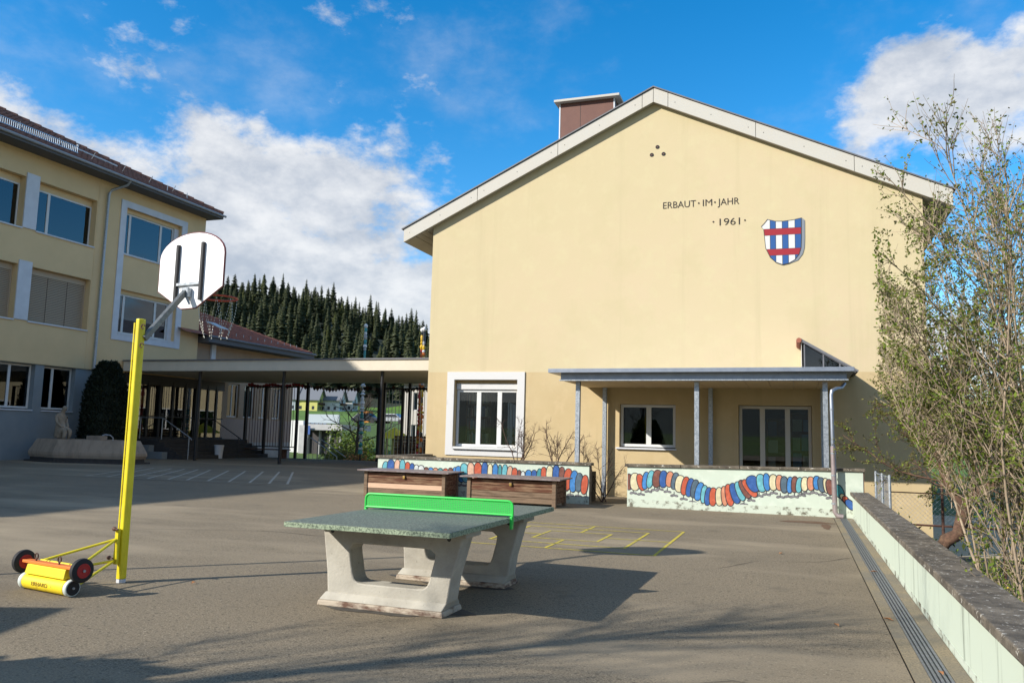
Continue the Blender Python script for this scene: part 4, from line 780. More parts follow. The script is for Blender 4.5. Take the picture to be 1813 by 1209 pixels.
for P in ((XE, YN, zb+.06), (XE, YS2, zb+.06)):
    E = RB if P[1] > 0 else RA; N_ = 22
    m = MB()
    for k in range(N_): a = Vector(P).lerp(Vector(E), k/N_); b = Vector(P).lerp(Vector(E), (k+1)/N_+.004); m.tube([a+Vector((0, 0, .03)), b+Vector((0, 0, .005))], [.14, .115], 8)
    m.build('hip_tiles', 'tile_brown', sc, smooth=True, kind='stuff')
# snow guard lattice above the eave, lightning rod stays
sg = MB(); t = .55; px_ = XE-.75; pz = zb+.75*PIT+.1
for k in range(2): sg.box(px_-.01, px_+.01, YS2+3, 26.6, pz+.04+k*.26, pz+.07+k*.26)
for k in range(225): y = 26.55-k*.095; sg.box(px_-.006, px_+.006, y, y+.022, pz+.075, pz+.295)
sg.build('snow_guard', 'snow_guard', sc, kind='stuff', recalc=False)
for y in (29.3, 27.5, 25.6, 23.7, 31.0, 32.6): MB().tube([(px_-.25, y, pz-.02), (px_+.02, y, pz+.38)], .018, 5).build('snow_guard_stay', 'galvanised', sc)
for y in (31.9, 33.3): MB().tube([(px_+.15, y, pz-.1), (px_+.15, y, pz+.2)], .02, 5).build('snow_hook', 'galvanised', sc)
MB().tube([(XE-2.6, 28.2, zb+2.6*PIT+.35), (XE-2.6, 28.2, zb+2.6*PIT+.12), (XE-2.4, 29.3, zb+2.4*PIT+.12), (XE-2.1, 30.1, zb+2.1*PIT+.12)], .05, 6).build('vent_pipe', 'grey_white', sc)
dq = MB().tube([(XE+.06, 28.9, EZ+.1), (XE-.1, 28.85, EZ-.15), (LX+.22, 28.55, EZ-.42), (LX+.14, 28.48, EZ-.62), (LX+.13, 28.47, 9), (LX+.13, 28.45, 4.0), (LX+.13, 28.45, .0)], .06, 10).build('downpipe', 'galvanised', sc, smooth=True)
MB().box(LX+.0, LX+.012, 28.05, 28.10, 3.97, 12.79).build('corner_joint', 'render_school', sc)
# ------------------------------------------------------------------ glazed entrance under the canopy
en = thing('school_entrance', 'dark glazed school entrance with doors at the end of the walkway', 'entrance', (LX, 34, 0))
FE = Fr((LX+.02, 0, 0), (0, 1, 0), (1, 0, 0)); cuts = [30.45, 31.15, 31.95, 32.75, 33.65, 34.55, 35.35, 36.25, 36.95, 37.5]
for a, b in zip(cuts, cuts[1:]):
    m = MB(); FE.box(m, a-.06, a+.06, .92, 3.72, -.08, .06); m.build('mullion', 'black_steel', en)
    for z0, z1 in ((.98, 1.95), (2.0, 3.5)): m = MB(); FE.box(m, a+.062, b-.062, z0, z1, -.012, .0); m.build('pane', 'entrance_glass', en)
m = MB(); FE.box(m, 30.35, 37.56, 3.52, 4.0, -.1, .04); m.build('head_beam', 'black_steel', en); m = MB(); FE.box(m, 30.35, 37.56, 1.955, 1.995, -.05, .03); m.build('transom', 'black_steel', en)
m = MB(); FE.box(m, 30.35, 37.56, .90, .978, -.2, .05); m.build('threshold', 'dark_stone', en); m = MB(); FE.box(m, 30.4, 37.5, .92, 3.6, -3.4, -3.3); m.build('hall_back', 'render_annex', en); m = MB(); FE.box(m, 30.4, 37.5, .80, .90, -3.3, -.2); m.build('hall_floor', 'interior_warm', en)
m = MB(); FE.box(m, 32.3, 33.5, 1.6, 2.6, -3.298, -3.25); FE.box(m, 34.4, 35.6, 1.6, 2.6, -3.298, -3.25); m.build('notice_board', 'grey_white', en)
st = thing('entrance_steps', 'dark stone steps with handrails before the glazed entrance', 'steps', (-28.4, 34, 0))
for k in range(5): MB().box(-29.9, -28.15+(4-k)*.34, 30.9+.0*k, 37.45, k*.18+.001, (k+1)*.18).build('step', 'dark_stone', st, bevel=.01)
MB().box(-29.9, -28.4, 30.55, 30.88, 0, .62).build('side_wall', 'render_base', st); MB().box(-28.38, -27.6, 30.55, 30.88, 0, .32).build('side_wall', 'render_base', st)
for y in (31.2, 34.8):
    hr = MB(); hr.tube([(-29.7, y, 1.9), (-28.3, y, 1.9), (-26.6, y, .98), (-26.55, y, .9)], .025, 6)
    for x, z in ((-29.6, .9), (-28.3, .9), (-26.7, 0)): hr.tube([(x, y, z), (x, y, 1.9 if x < -28 else 1.03)], .022, 6)
    hr.build('handrail', 'galvanised' if y < 33 else 'black_steel', st, smooth=True)
o = MB().lathe((-26.9, 33.6, .0), (0, 0, 1), [(0, .17), (.6, .22), (.62, .24), (.66, .23)], 14).build('waste_bin', 'grey_white', smooth=True); tag(o, 'pale grey waste bin beside the entrance steps', 'bin')
# ------------------------------------------------------------------ covered walkway
wk = thing('covered_walkway', 'flat roofed covered walkway on thin black posts between the buildings', 'walkway', (-20, 33, 0))
MB().box(-29.93, -11.2, 30.2, 38.4, 4.04, 4.50).build('roof_slab', 'walk_fascia', wk); MB().box(-29.93, -11.15, 30.14, 38.45, 4.502, 4.56).build('roof_edge', 'roof_edge', wk)
for x in (-25.75, -21.25, -16.4): MB().tube([(x, 30.55, 0), (x, 30.55, 4.04)], .075, 10).build('post', 'black_steel', wk, smooth=True)
for x in (-24.9, -20.25, -18.8): MB().box(x-.07, x+.07, 38.0, 38.14, -.2, 4.04).build('rear_post', 'black_steel', wk)
# garland of paper cut-outs along the back edge of the roof
gl = thing('paper_garland', 'dark paper garland hung along the back edge of the walkway roof', 'garland', (-20, 38, 3.7)); rnd = random.Random(8)
for k in range(64):
    x = -28.6+k*.19; z = 3.92-.10*math.sin(k*.4)**2-(.15 if x > -24.5 else 0); s = rnd.uniform(.09, .15)
    MB().ext([(x-s, 37.9, z), (x-s*.5, 37.9, z+s*.7), (x+s*.5, 37.9, z+s*.6), (x+s, 37.9, z-.02), (x+.01, 37.9, z-s*1.3)], (0, .006, 0)).build('paper_shape', 'rim_red' if x < -25 else ('black_steel', 'glaze_grey', 'black_steel', 'timber')[k % 4], gl)
gl2 = MB().tube([(-28.9, 37.91, 4.02), (-16.2, 37.91, 3.86)], .012, 5).build('cord', 'black_steel', gl)
# slatted screens at the back of the walkway
def screen(x0, x1, y, z0, z1, posts, gap, label, bm_='black_steel', bar='galvanised'):
    t = thing('bar_screen', label, 'screen', ((x0+x1)/2, y, 0), 'upright bar screens behind the walkway')
    MB().box(x0, x1, y-.03, y+.03, z1, z1+.07).build('top_rail', bm_, t); MB().box(x0, x1, y-.03, y+.03, z0, z0+.05).build('bottom_rail', bm_, t)
    for x in posts: MB().box(x-.06, x+.06, y-.062, y+.062, 0, z1+.072).build('post', bm_, t)
    first = None; n = int((x1-x0)/gap)
    for k in range(1, n):
        if first is None: first = MB().tube([(x0+gap, y, z0+.05), (x0+gap, y, z1)], .016, 5).build('bar', bar, t)
        else: copy_part(first, t, ((k-1)*gap, 0, 0))
screen(-28.3, -24.95, 37.3, .55, 3.72, (-28.24, -27.0, -25.9, -25.0), .17, 'upright bar screen in front of the pink annexe wall', bar='timber')
screen(-20.2, -15.2, 37.3, .15, 3.66, (-20.14, -18.8, -15.26), .20, 'upright bar screen in front of the yellow playhouse')
hr = MB(); hr.tube([(-24.5, 37.6, .0), (-24.5, 37.6, 1.02), (-24.3, 37.6, 1.1), (-22.9, 38.0, .15), (-22.85, 38.0, -.4)], .028, 6); hr.tube([(-24.45, 38.6, -.6), (-24.45, 38.6, .98), (-24.3, 38.6, 1.02), (-22.9, 38.9, .1)], .024, 6)
for k in range(7): x = -24.35+k*.22; hr.tube([(x, 37.6+.02*k, -.6), (x, 37.6+.05*k, 1.05-k*.145)], .010, 4)
o = hr.build('stair_railing', 'galvanised', smooth=True); tag(o, 'steel stair railing leading down behind the walkway', 'railing')
o = MB().box(-27.9, -24.9, 36.3, 36.75, .42, .47); o.box(-27.7, -27.6, 36.35, 36.7, 0, .418); o.box(-25.2, -25.1, 36.35, 36.7, 0, .418); o = o.build('bench', 'timber'); tag(o, 'dark bench below the bar screen under the walkway', 'bench')
# ------------------------------------------------------------------ annexe with red roof
an = thing('annexe_building', 'low pink annexe with red tiled hip roof behind the walkway', 'building', (-33, 42, 0)); FN = Fr((-30.3, 0, 0), (0, 1, 0), (1, 0, 0)); AY0, AY1 = 37.7, 44.6
AW = [(38.3, 39.3), (39.75, 40.75), (41.2, 42.2), (42.5, 43.4)]
wall(MB(), FN, 35.3, AY1, 2.0, 6.2, [(a, b, 2.1, 4.0) for a, b in AW], .3).build('upper_wall', 'render_annex', an); MB().box(-30.6, -30.3, 35.3, AY1, -1.5, .7).build('base_wall', 'concrete_wall', an); MB().box(-44, -30.61, AY1-.3, AY1, -1.5, 6.2).build('end_wall', 'render_annex', an)
for k in range(62): y = 37.75+k*.11; MB().box(-30.61, -30.28+(.004 if k % 2 else 0), y, y+.106, .702, 1.998).build('cladding_board', 'annex_boards', an)
for a, b in AW: window(an, FN, a+.01, b-.01, 2.11, 3.99, -.12, [(a+b)/2], fw=.07, mw=.08, gmat='tinted_glass')
m = MB(); FN.box(m, 36.6, 36.95, 4.9, 6.1, .0, .1); m.build('pilaster', 'grey_white', an)
ez = 6.35; xe = -29.35; ye = AY1+.75; xm = -36.5; zr = ez+(xe-xm)*.40; h2 = xe-xm
m = MB(); m.poly([(xe, 33.6, ez), (xe, ye, ez), (xm, ye-h2*.82, zr), (xm, 33.6, zr)]).poly([(xe, ye, ez), (xm-h2, ye, ez), (xm, ye-h2*.82, zr)]).poly([(xm-h2, ye, ez), (xm-h2, 33.6, ez), (xm, 33.6, zr), (xm, ye-h2*.82, zr)]); m.build('roof_deck', 'tile_red', an)
tiles(an, (xe+.02, 35.4, ez+.01), (xe+.02, ye, ez+.01), (xm, 35.4, zr), (xm, ye-h2*.82, zr), 'roof_tiles', 'tile_red', .27, .36)
MB().box(xm-h2, xe, 35.3, ye, ez-.34, ez-.03).build('eave_box', 'eave_dark', an); m = MB().tube([(xe+.05, 35.3, ez-.04), (xe+.05, ye+.1, ez-.04)], .07, 8).build('gutter', 'roof_edge', an, smooth=True)
sx, sy = -31.6, 38.2; sz = ez+(xe-sx)*.40
MB().hull8(((sx+.5, sy, sz-.2+.05), (sx+.5, sy+.8, sz-.2+.05), (sx-.5, sy+.8, sz+.2+.05), (sx-.5, sy, sz+.2+.05), (sx+.5, sy, sz-.2+.14), (sx+.5, sy+.8, sz-.2+.14), (sx-.5, sy+.8, sz+.2+.14), (sx-.5, sy, sz+.2+.14))).build('roof_window', 'white_paint', an)
for k in range(13): y = 36.2+k*.66; MB().tube([(xe-.55, y, ez+.24), (xe-.55, y, ez+.46)], .016, 5).build('snow_hook', 'galvanised', an)
# ------------------------------------------------------------------ fountain with seated stone figure
fo = thing('stone_trough', 'faceted pale stone fountain trough before the school wall', 'fountain', (-27.2, 25.6, 0))
def ringpoly(P, z, k): c = Vector((-27.0, 25.8)); return [(c.x+(p[0]-c.x)*k, c.y+(p[1]-c.y)*k, z) for p in P]
TP = [(-29.55, 25.6), (-29.2, 24.9), (-27.45, 24.5), (-24.7, 25.3), (-24.5, 26.3), (-26.6, 27.2), (-29.2, 26.6)]
def ringstack(parent, name, mtl, lv):
    m = MB(); R_ = [[m.pt(p) for p in ringpoly(TP, z, k)] for z, k in lv]; n = len(TP)
    for A, B in zip(R_, R_[1:]):
        for i in range(n): m.f.append([A[i], A[(i+1) % n], B[(i+1) % n], B[i]]); m.m.append(0)
    m.f.append(R_[-1]); m.m.append(0); return m.build(name, mtl, parent)
ringstack(fo, 'plinth', 'dark_stone', [(0, 1.06), (.055, 1.06), (.056, .96), (.18, .96)]); ringstack(fo, 'trough', 'basin_stone', [(.181, .97), (.30, 1.0), (.40, 1.0), (.90, .87), (.90, .80), (.74, .79)])
MB().tube([(-25.7, 25.7, .75), (-25.7, 25.7, 1.0), (-25.75, 25.6, 1.1), (-25.9, 25.5, 1.12), (-26.0, 25.45, 1.08)], .025, 8).build('spout', 'galvanised', fo, smooth=True); MB().box(-27.7, -27.0, 26.3, 26.7, .74, 1.05).build('spring_block', 'basin_stone', fo)
# figure: one continuous skinned body, kneeling sideways with bent head
def skinned(name, J, E, mtl, root=0, parent=None, sub=2):
    me = bpy.data.meshes.new(name); base = Vector(J[root][0]) if parent is None else BASE[parent.name]
    me.from_pydata([Vector(j[0])-base for j in J], E, []); o = bpy.data.objects.new(name, me); C.objects.link(o); sk = o.modifiers.new('skin', 'SKIN'); sk.use_smooth_shade = True; o.modifiers.new('sub', 'SUBSURF').levels = sub; o.modifiers['sub'].render_levels = sub
    for i, j in enumerate(J): me.skin_vertices[0].data[i].radius = (j[1], j[1]) if not isinstance(j[1], tuple) else j[1]; me.skin_vertices[0].data[i].use_root = (i == root)
    me.materials.append(MATS[mtl])
    if parent: o.parent = parent
    else: o.location = base
    BASE[o.name] = base; return o
fx, fy, fz = -28.55, 25.75, .90
S = lambda x, y, z: (fx+x, fy+y, fz+z)
J = [(S(0, 0, .32), .20), (S(-.02, 0, .55), .165), (S(-.03, 0, .78), .185), (S(.0, 0, .97), .15), (S(.06, 0, 1.08), .065), (S(.13, 0, 1.17), .095), (S(.17, 0, 1.27), .105), (S(.16, 0, 1.35), .06),
     (S(.26, -.10, .36), .125), (S(.40, -.11, .30), .10), (S(.38, -.12, .08), .075), (S(.30, -.12, .0), .06), (S(.26, .10, .38), .125), (S(.42, .11, .34), .10), (S(.40, .11, .10), .075), (S(.32, .11, .0), .06),
     (S(-.02, -.20, .92), .075), (S(.06, -.25, .68), .058), (S(.22, -.16, .50), .048), (S(.30, -.10, .48), .04), (S(-.02, .20, .92), .075), (S(.06, .25, .68), .058), (S(.22, .16, .52), .048), (S(.30, .10, .50), .04), (S(0, 0, .12), .22), (S(-.02, 0, .0), .25)]
Ed = [(0, 1), (1, 2), (2, 3), (3, 4), (4, 5), (5, 6), (6, 7), (0, 8), (8, 9), (9, 10), (10, 11), (0, 12), (12, 13), (13, 14), (14, 15), (3, 16), (16, 17), (17, 18), (18, 19), (3, 20), (20, 21), (21, 22), (22, 23), (0, 24), (24, 25)]
o = skinned('stone_figure', J, Ed, 'statue_stone'); tag(o, 'weathered stone figure sitting with bowed head on the fountain trough', 'statue')
# ------------------------------------------------------------------ plants
def tubes_np(B, n=5):
    """B: list of (points Nx3, radii N) -> one vertex/face array"""
    V, F = [], []; o = 0; cs = np.stack([np.cos(np.arange(n)*2*np.pi/n), np.sin(np.arange(n)*2*np.pi/n)], 1)
    for P, r in B:
        P = np.asarray(P, float); r = np.asarray(r, float); N = len(P); t = np.gradient(P, axis=0); t /= np.linalg.norm(t, axis=1)[:, None]+1e-9
        ref = np.array([.31, .52, .79]) if abs(t[0] @ np.array([.31, .52, .79])) < .9 else np.array([1., 0, 0])
        a = np.cross(t, ref); a /= np.linalg.norm(a, axis=1)[:, None]+1e-9; b = np.cross(t, a)
        V.append((P[:, None, :]+(a[:, None, :]*cs[None, :, :1]+b[:, None, :]*cs[None, :, 1:])*r[:, None, None]).reshape(-1, 3))
        i = np.arange(N-1)[:, None]*n; k = np.arange(n)[None, :]; k2 = (k+1) % n
        F.append((np.stack([i+k, i+k2, i+n+k2, i+n+k], -1)+o).reshape(-1, 4)); o += N*n
    return np.concatenate(V), np.concatenate(F)
def leaves_np(P, size, rng, aspect=.55, up=None):
    """one small folded quad per point, random orientation"""
    n = len(P); d = rng.normal(size=(n, 3)); d /= np.linalg.norm(d, axis=1)[:, None]
    if up is not None: d[:, 2] += up; d /= np.linalg.norm(d, axis=1)[:, None]
    e = np.cross(d, rng.normal(size=(n, 3))); e /= np.linalg.norm(e, axis=1)[:, None]+1e-9; s = (size*rng.uniform(.6, 1.4, n))[:, None]
    V = np.stack([P, P+d*s*.5+e*s*aspect*.5, P+d*s, P+d*s*.5-e*s*aspect*.5], 1).reshape(-1, 3); return V, np.arange(n*4).reshape(-1, 4)
class Plant:
    def __init__(s, seed): s.g = np.random.default_rng(seed); s.B = []; s.L = []
    def stem(s, p, d, L, r0, r1, curl, up, n=7):
        P = [np.array(p, float)]; d = np.array(d, float); d /= np.linalg.norm(d)
        for k in range(n-1): d = d+s.g.normal(size=3)*curl+np.array([0, 0, up]); d /= np.linalg.norm(d); P.append(P[-1]+d*L/(n-1))
        P = np.array(P); s.B.append((P, np.linspace(r0, r1, n))); return P
    def side(s, P, k, L, r, ang, curl, up, leaf=0, t0=.25, n=5, levels=0, kf=.6):
        out = []
        for _ in range(k):
            t = s.g.uniform(t0, 1); i = min(int(t*(len(P)-1)), len(P)-2); p = P[i]+(P[i+1]-P[i])*(t*(len(P)-1)-i); ax = P[i+1]-P[i]; ax /= np.linalg.norm(ax)
            q = np.cross(ax, s.g.normal(size=3)); q /= np.linalg.norm(q); a = s.g.uniform(*ang); l = L*s.g.uniform(.5, 1.25)*(1-.45*t)
            Q = s.stem(p, ax*math.cos(a)+q*math.sin(a), l, r, r*.35, curl, up, n); out.append(Q)
            for j in range(leaf): u = s.g.uniform(.2, 1); i2 = min(int(u*(n-1)), n-2); s.L.append(Q[i2]+(Q[i2+1]-Q[i2])*(u*(n-1)-i2)+s.g.normal(size=3)*.012)
            if levels: out += s.side(Q, max(2, int(k*kf)), L*.5, r*.6, ang, curl, up, leaf, .2, n, levels-1, kf)
        return out
def plant(name, label, cat, base, pl_, bark, leaf, size, group=None, sides=4, bname='branches', lname='foliage', up=None):
    t = thing(name, label, cat, base, group); V, F = tubes_np(pl_.B, sides); npmesh(bname, V-np.array(base), F, bark, t, kind=None, smooth=True)
    if pl_.L and leaf:
        V, F = leaves_np(np.array(pl_.L), size, pl_.g, up=up); g_ = pl_.g.uniform(size=len(F)); lf = leaf if isinstance(leaf, (list, tuple)) else [leaf]
        npmesh(lname, V-np.array(base), F, lf, t, mi=(g_*len(lf)).astype(int))
    return t
# tall spring shrub beyond the low wall
p = Plant(21); g_ = p.g
for k in range(38):
    b = np.array([2.45+g_.normal()*.35, 10.1+g_.normal()*.7, -1.0]); az = g_.uniform(0, 2*math.pi); tilt = abs(g_.normal())*.22+.03
    d = (max(-.24, math.cos(az)*tilt), math.sin(az)*tilt, 1); L = g_.uniform(3.2, 5.9); P = p.stem(b, d, L, g_.uniform(.012, .026), .005, .045, .012, 11)
    p.side(P, 15, 1.2, .0062, (.3, .8), .10, .03, 7, .32, 6, 1, .55)
for k in range(44):      # arching side shoots over the wall
    b = np.array([2.2+g_.normal()*.25, 10.0+g_.normal()*1.0, g_.uniform(.2, 3.3)]); d = (-g_.uniform(.15, .6), g_.normal()*.45, g_.uniform(.5, 1.0)); P = p.stem(b, d, g_.uniform(1.2, 2.5), .009, .004, .06, -.01, 9); p.side(P, 12, .6, .0045, (.3, .9), .12, .03, 10, .2, 5, 1, .3)
for k in range(30):      # low tangle
    b = np.array([2.2+g_.normal()*.3, 9.3+g_.normal()*1.5, -.9]); d = (g_.normal()*.5, g_.normal()*.6, .7); P = p.stem(b, d, g_.uniform(.9, 1.9), .008, .004, .12, .0, 8); p.side(P, 12, .6, .0045, (.3, 1.0), .14, .02, 10, .15, 5)
for k in range(60):      # leafy young shoots at the foot
    b = np.array([g_.uniform(1.75, 2.7), g_.uniform(6.0, 10.5), -.9]); P = p.stem(b, (g_.normal()*.25, g_.normal()*.3, 1), g_.uniform(.9, 2.0), .007, .003, .08, .02, 7); p.side(P, 8, .45, .004, (.4, 1.0), .12, .04, 16, .2, 5)
keep = lambda q: q[0] > q[1]*float(np.interp(q[2], (-.2, .5, 1.5, 2.2), (.178, .168, .125, .088))) and q[2] < 5.4
p.L = [q for q in p.L if keep(q) and (q[2] < 3.6 or g_.random() < .72)]; NB = []
for P_, r_ in p.B:
    n_ = next((i for i, q in enumerate(P_) if not keep(q)), len(P_))
    if n_ >= 2: NB.append((P_[:n_], r_[:n_]))
p.B = NB
sb = plant('tall_shrub', 'tall leggy shrub with small spring leaves beyond the low wall', 'shrub', (2.45, 10.1, -1.0), p, 'twig_pale', ['leaf_spring', 'leaf_olive', 'leaf_spring', 'leaf_olive'], .036)
v = g_.normal(size=(260, 3))*np.array([.25, .5, .5])+np.array([2.5, 9.9, .1]); V, F = leaves_np(v, .035, g_, .8); npmesh('lichen', V-np.array((2.45, 10.1, -1.0)), F, 'lichen', sb, kind='stuff')
# gnarled small tree nearer the hall
p = Plant(8); g_ = p.g
def limb(pts, rad): P = np.array(pts, float); p.B.append((P, np.array(rad))); return P
t1 = limb([(2.45, 16.2, -1.05), (2.42, 16.15, -.55), (2.30, 16.1, -.28), (2.42, 16.1, -.10), (2.62, 16.1, .02), (2.70, 16.1, .30), (2.74, 16.1, .60)], [.17, .15, .13, .12, .12, .11, .10])
t2 = limb([(2.72, 16.1, .50), (2.55, 16.1, .75), (2.44, 16.15, 1.05), (2.34, 16.2, 1.45), (2.28, 16.25, 2.0)], [.095, .085, .075, .05, .03]); t3 = limb([(2.73, 16.1, .55), (2.95, 16.0, .78), (3.25, 15.9, .95), (3.6, 15.8, 1.25), (3.9, 15.8, 1.7)], [.09, .085, .07, .055, .04])
limb([(2.30, 16.1, -.30), (2.18, 16.05, -.45), (2.12, 16.0, -.80)], [.10, .09, .09])
for T in (t2, t3):
    for Q in p.side(T, 18, 2.1, .018, (.5, 1.2), .12, .07, 0, .3, 8): p.side(Q, 13, .8, .006, (.3, .9), .16, .02, 8, .15, 6, 1, .5)
plant('gnarled_tree', 'small gnarled tree with twisted brown trunk beside the wire fence', 'tree', (2.45, 16.2, -1.05), p, ['bark_red'], ['leaf_spring', 'leaf_olive', 'leaf_olive'], .042, sides=6)
# more greenery behind the low wall: ground cover
g_ = np.random.default_rng(5); n = 26000; y = g_.uniform(2, 18, n); x = 1.42+np.abs(g_.normal(size=n))*1.1; hgt = np.abs(g_.normal(size=n))*.16*(1+.9*np.sin(y*2.1+x*3)**2); P = np.stack([x, y, np.interp(x, (1.4, 2.0, 3.0), (-.35, -.8, -1.02))+hgt], 1)
V, F = leaves_np(P, .075, g_, .35, up=.8); tag(npmesh('ground_cover', V, F, ['hedge', 'leaf_spring'], mi=(g_.uniform(size=n) > .6).astype(int)), 'green leaves and grass growing behind the low wall', 'ground cover', kind='stuff')
m = MB(); m.hull8(((1.33, -8, -1.5), (3.2, -8, -1.5), (3.2, 18.3, -1.5), (1.33, 18.3, -1.5), (1.33, -8, -.30), (3.2, -8, -1.06), (3.2, 18.3, -1.06), (1.33, 18.3, -.30))); o = m.build('garden_bank', 'soil'); o['kind'] = 'structure'
# bare shrubs between the planter wall and the hall
def bare_shrub(x, y, z, h, seed, label, k=6):
    p = Plant(seed); g_ = p.g
    for i in range(k):
        P = p.stem((x+g_.normal()*.08, y+g_.normal()*.06, z), (g_.normal()*.32, g_.normal()*.15, 1), h*g_.uniform(.7, 1.05), .016, .006, .09, .02, 9); p.side(P, 11, h*.30, .0055, (.5, 1.1), .14, .05, 0, .3, 5, 1, .4)
    plant('bare_shrub', label, 'shrub', (x, y, z), p, 'twig_brown', None, 0, 'bare pruned shrubs by the hall')
bare_shrub(-6.50, 19.25, .68, 1.30, 3, 'leafless pruned shrub right beside the marble-framed window'); bare_shrub(-5.52, 19.25, .68, 1.18, 4, 'leafless pruned shrub just left of the first front porch post'); bare_shrub(-4.36, 19.2, 0, 1.55, 6, 'leafless straggly shrub at the gap between the mural walls', 5)
# clipped conifer by the school wall
g_ = np.random.default_rng(3); n = 15000; u = g_.uniform(0, 1, n)**.8; a = g_.uniform(0, 2*math.pi, n); rr = .97*np.clip(1-((u-.30)/.74)**2, 0, 1)**.55*(1+.05*np.sin(a*5+u*9))*g_.uniform(.9, 1.03, n)
P = np.stack([-28.45+rr*np.cos(a), 27.9+rr*np.sin(a), u*4.2+.02], 1); V, F = leaves_np(P, .12, g_, .4, up=.9)
t = thing('clipped_thuja', 'dark clipped evergreen with rounded top before the school wall', 'shrub', (-28.45, 27.9, 0)); npmesh('foliage', V-np.array((-28.45, 27.9, 0)), F, 'thuja', t)
MB().lathe((-28.45, 27.9, 0), (0, 0, 1), [(0, .7)]+[(u*4.15, .88*max(0, 1-((u-.30)/.74)**2)**.55) for u in np.linspace(.02, 1, 14)], 18).build('inner_growth', 'thuja', t, smooth=True)
# leafless trees behind the camera, left: their branch shadows fall across the foreground
def bare_tree(x, y, h, seed, label, r=.14):
    p = Plant(seed); T = p.stem((x, y, 0), (.02, .03, 1), h, r, .03, .05, .02, 10)
    for Q in p.side(T, 24, h*.52, r*.26, (.35, .85), .08, .06, 0, .22, 9): p.side(Q, 6, h*.22, r*.09, (.3, .8), .10, .04, 0, .2, 6, 1, .5)
    plant('bare_tree', label, 'tree', (x, y, 0), p, 'bark', None, 0, sides=4)
bare_tree(-7.6, -.1, 5.4, 12, 'leafless tree out of view whose branch shadows reach the table', .075); bare_tree(-10.3, -3.0, 6.6, 15, 'leafless tree out of view with shadows across the near asphalt', .10)
g_ = np.random.default_rng(13); n = 5000; q = g_.normal(size=(n, 3)); q /= np.linalg.norm(q, axis=1)[:, None]; P = q*np.array([.75, .7, 1.25])*g_.uniform(.8, 1.05, (n, 1))+np.array([-7.15, 1.0, 1.25]); P = P[P[:, 2] > 0]; V, F = leaves_np(P, .16, g_, .6)
t = thing('shadow_shrub', 'round evergreen shrub added out of view for its rounded shadow', 'shrub', (-7.45, .75, 0)); npmesh('foliage', V-np.array((-7.45, .75, 0)), F, 'hedge', t)  # unseen shrub added to throw the rounded shadow at the lower left
sd = thing('shadow_shed', 'small gabled shed added out of view for its wedge-shaped shadow', 'shed', (-10.2, .6, 0)); MB().box(-11.5, -9.0, -.95, .8, 0, 2.5).build('wall', 'timber', sd); MB().ext([(-11.7, -1.25, 2.45), (-8.75, -1.25, 2.45), (-8.75, -1.25, 2.55), (-10.2, -1.25, 3.4), (-11.7, -1.25, 2.55)], (0, 2.35, 0)).build('roof', 'tile_brown', sd)  # unseen shed added so its roof corner throws the dark foreground wedge
o = MB().tube([(-8.85, 5.12, 0), (-8.85, 5.12, 3.4)], .03, 8).build('flag_mast', 'galvanised'); tag(o, 'thin steel mast out of view left of the yellow pole', 'mast')
# ------------------------------------------------------------------ wooded hill
def spruce_mesh(name, h, w, layers, seed, dark):
    rng = np.random.default_rng(seed); V, F = [], []
    for l in range(layers):
        t = l/(layers-1); z = h*(.08+.92*t); rad = w*(1-t)**.55*(1+.22*rng.normal())+.30*(1-t)+.16; nb = max(6, int(12*(1-t)+5))
        for k in range(nb):
            a = 2*math.pi*(k+rng.uniform(-.4, .4))/nb; r = rad*rng.uniform(.65, 1.15); c, s = math.cos(a), math.sin(a); wd = r*.34+.12; dz = -r*rng.uniform(.25, .55); b = len(V)
            V += [(0, 0, z+.25), (c*r*.55-s*wd, s*r*.55+c*wd, z+dz*.45), (c*r, s*r, z+dz), (c*r*.55+s*wd, s*r*.55-c*wd, z+dz*.45), (c*r*.5, s*r*.5, z+dz*.9-.35)]
            F += [(b, b+1, b+2), (b, b+2, b+3), (b+1, b+4, b+2), (b+3, b+2, b+4)]
    me = npmesh(name, V, F, dark); return me
SPR = []
for i, (h, w, l, mtl) in enumerate(((27, 4.3, 26, 'spruce'), (24, 4.0, 23, 'spruce'), (29, 3.9, 28, 'spruce'), (21, 3.9, 20, 'spruce'), (22, 4.0, 20, 'spruce_light'))):
    t = thing('spruce_tree', 'dark spruce among the many on the wooded hill behind the walkway', 'tree', (0, 0, 0), 'spruces on the wooded hill'); c = spruce_mesh('crown', h, w, l, 40+i, mtl); c.parent = t
    tr_ = MB().tube([(0, 0, -1.5), (0, 0, h*.55), (0, 0, h*.98)], [.34, .2, .03], 6).build('trunk', 'bark', t); SPR.append([t, False])
def plant_spruce(x, y, z, s, rz, i):
    t, used = SPR[i]
    if not used: SPR[i][1] = True; t.location = (x, y, z); t.rotation_euler.z = rz; o = t
    else: o = copy_thing(t, (x, y, z), rz=rz)
    k_ = rnd.uniform(.8, 1.3); o.scale = (s*k_, s*k_, s); return o
rnd = random.Random(77); n_sp = 0
SPL = ('dark spruce standing on the skyline of the wooded hill', 'dark spruce in the middle of the wooded hillside', 'dark spruce at the lower edge of the wooded hillside')
for j, r in enumerate((468, 500, 540, 585, 630, 675, 718, 752, 775)):
    k = 0; az = 23.6+rnd.uniform(0, .5)
    while az < 43.2:
        rr = r+rnd.uniform(-14, 14); x, y = -rr*math.sin(R(az)), rr*math.cos(R(az)); plant_spruce(x, y, H(x, y)-.6, rnd.choice((rnd.uniform(.55, .85), rnd.uniform(.8, 1.2), rnd.uniform(.85, 1.1))), rnd.uniform(0, 6.3), 4 if rnd.random() < .14 else rnd.randrange(4))['label'] = SPL[0 if j > 6 else 2 if j < 2 else 1]; n_sp += 1
        az += rnd.uniform(.40, .84)*(.82 if j > 5 else 1)
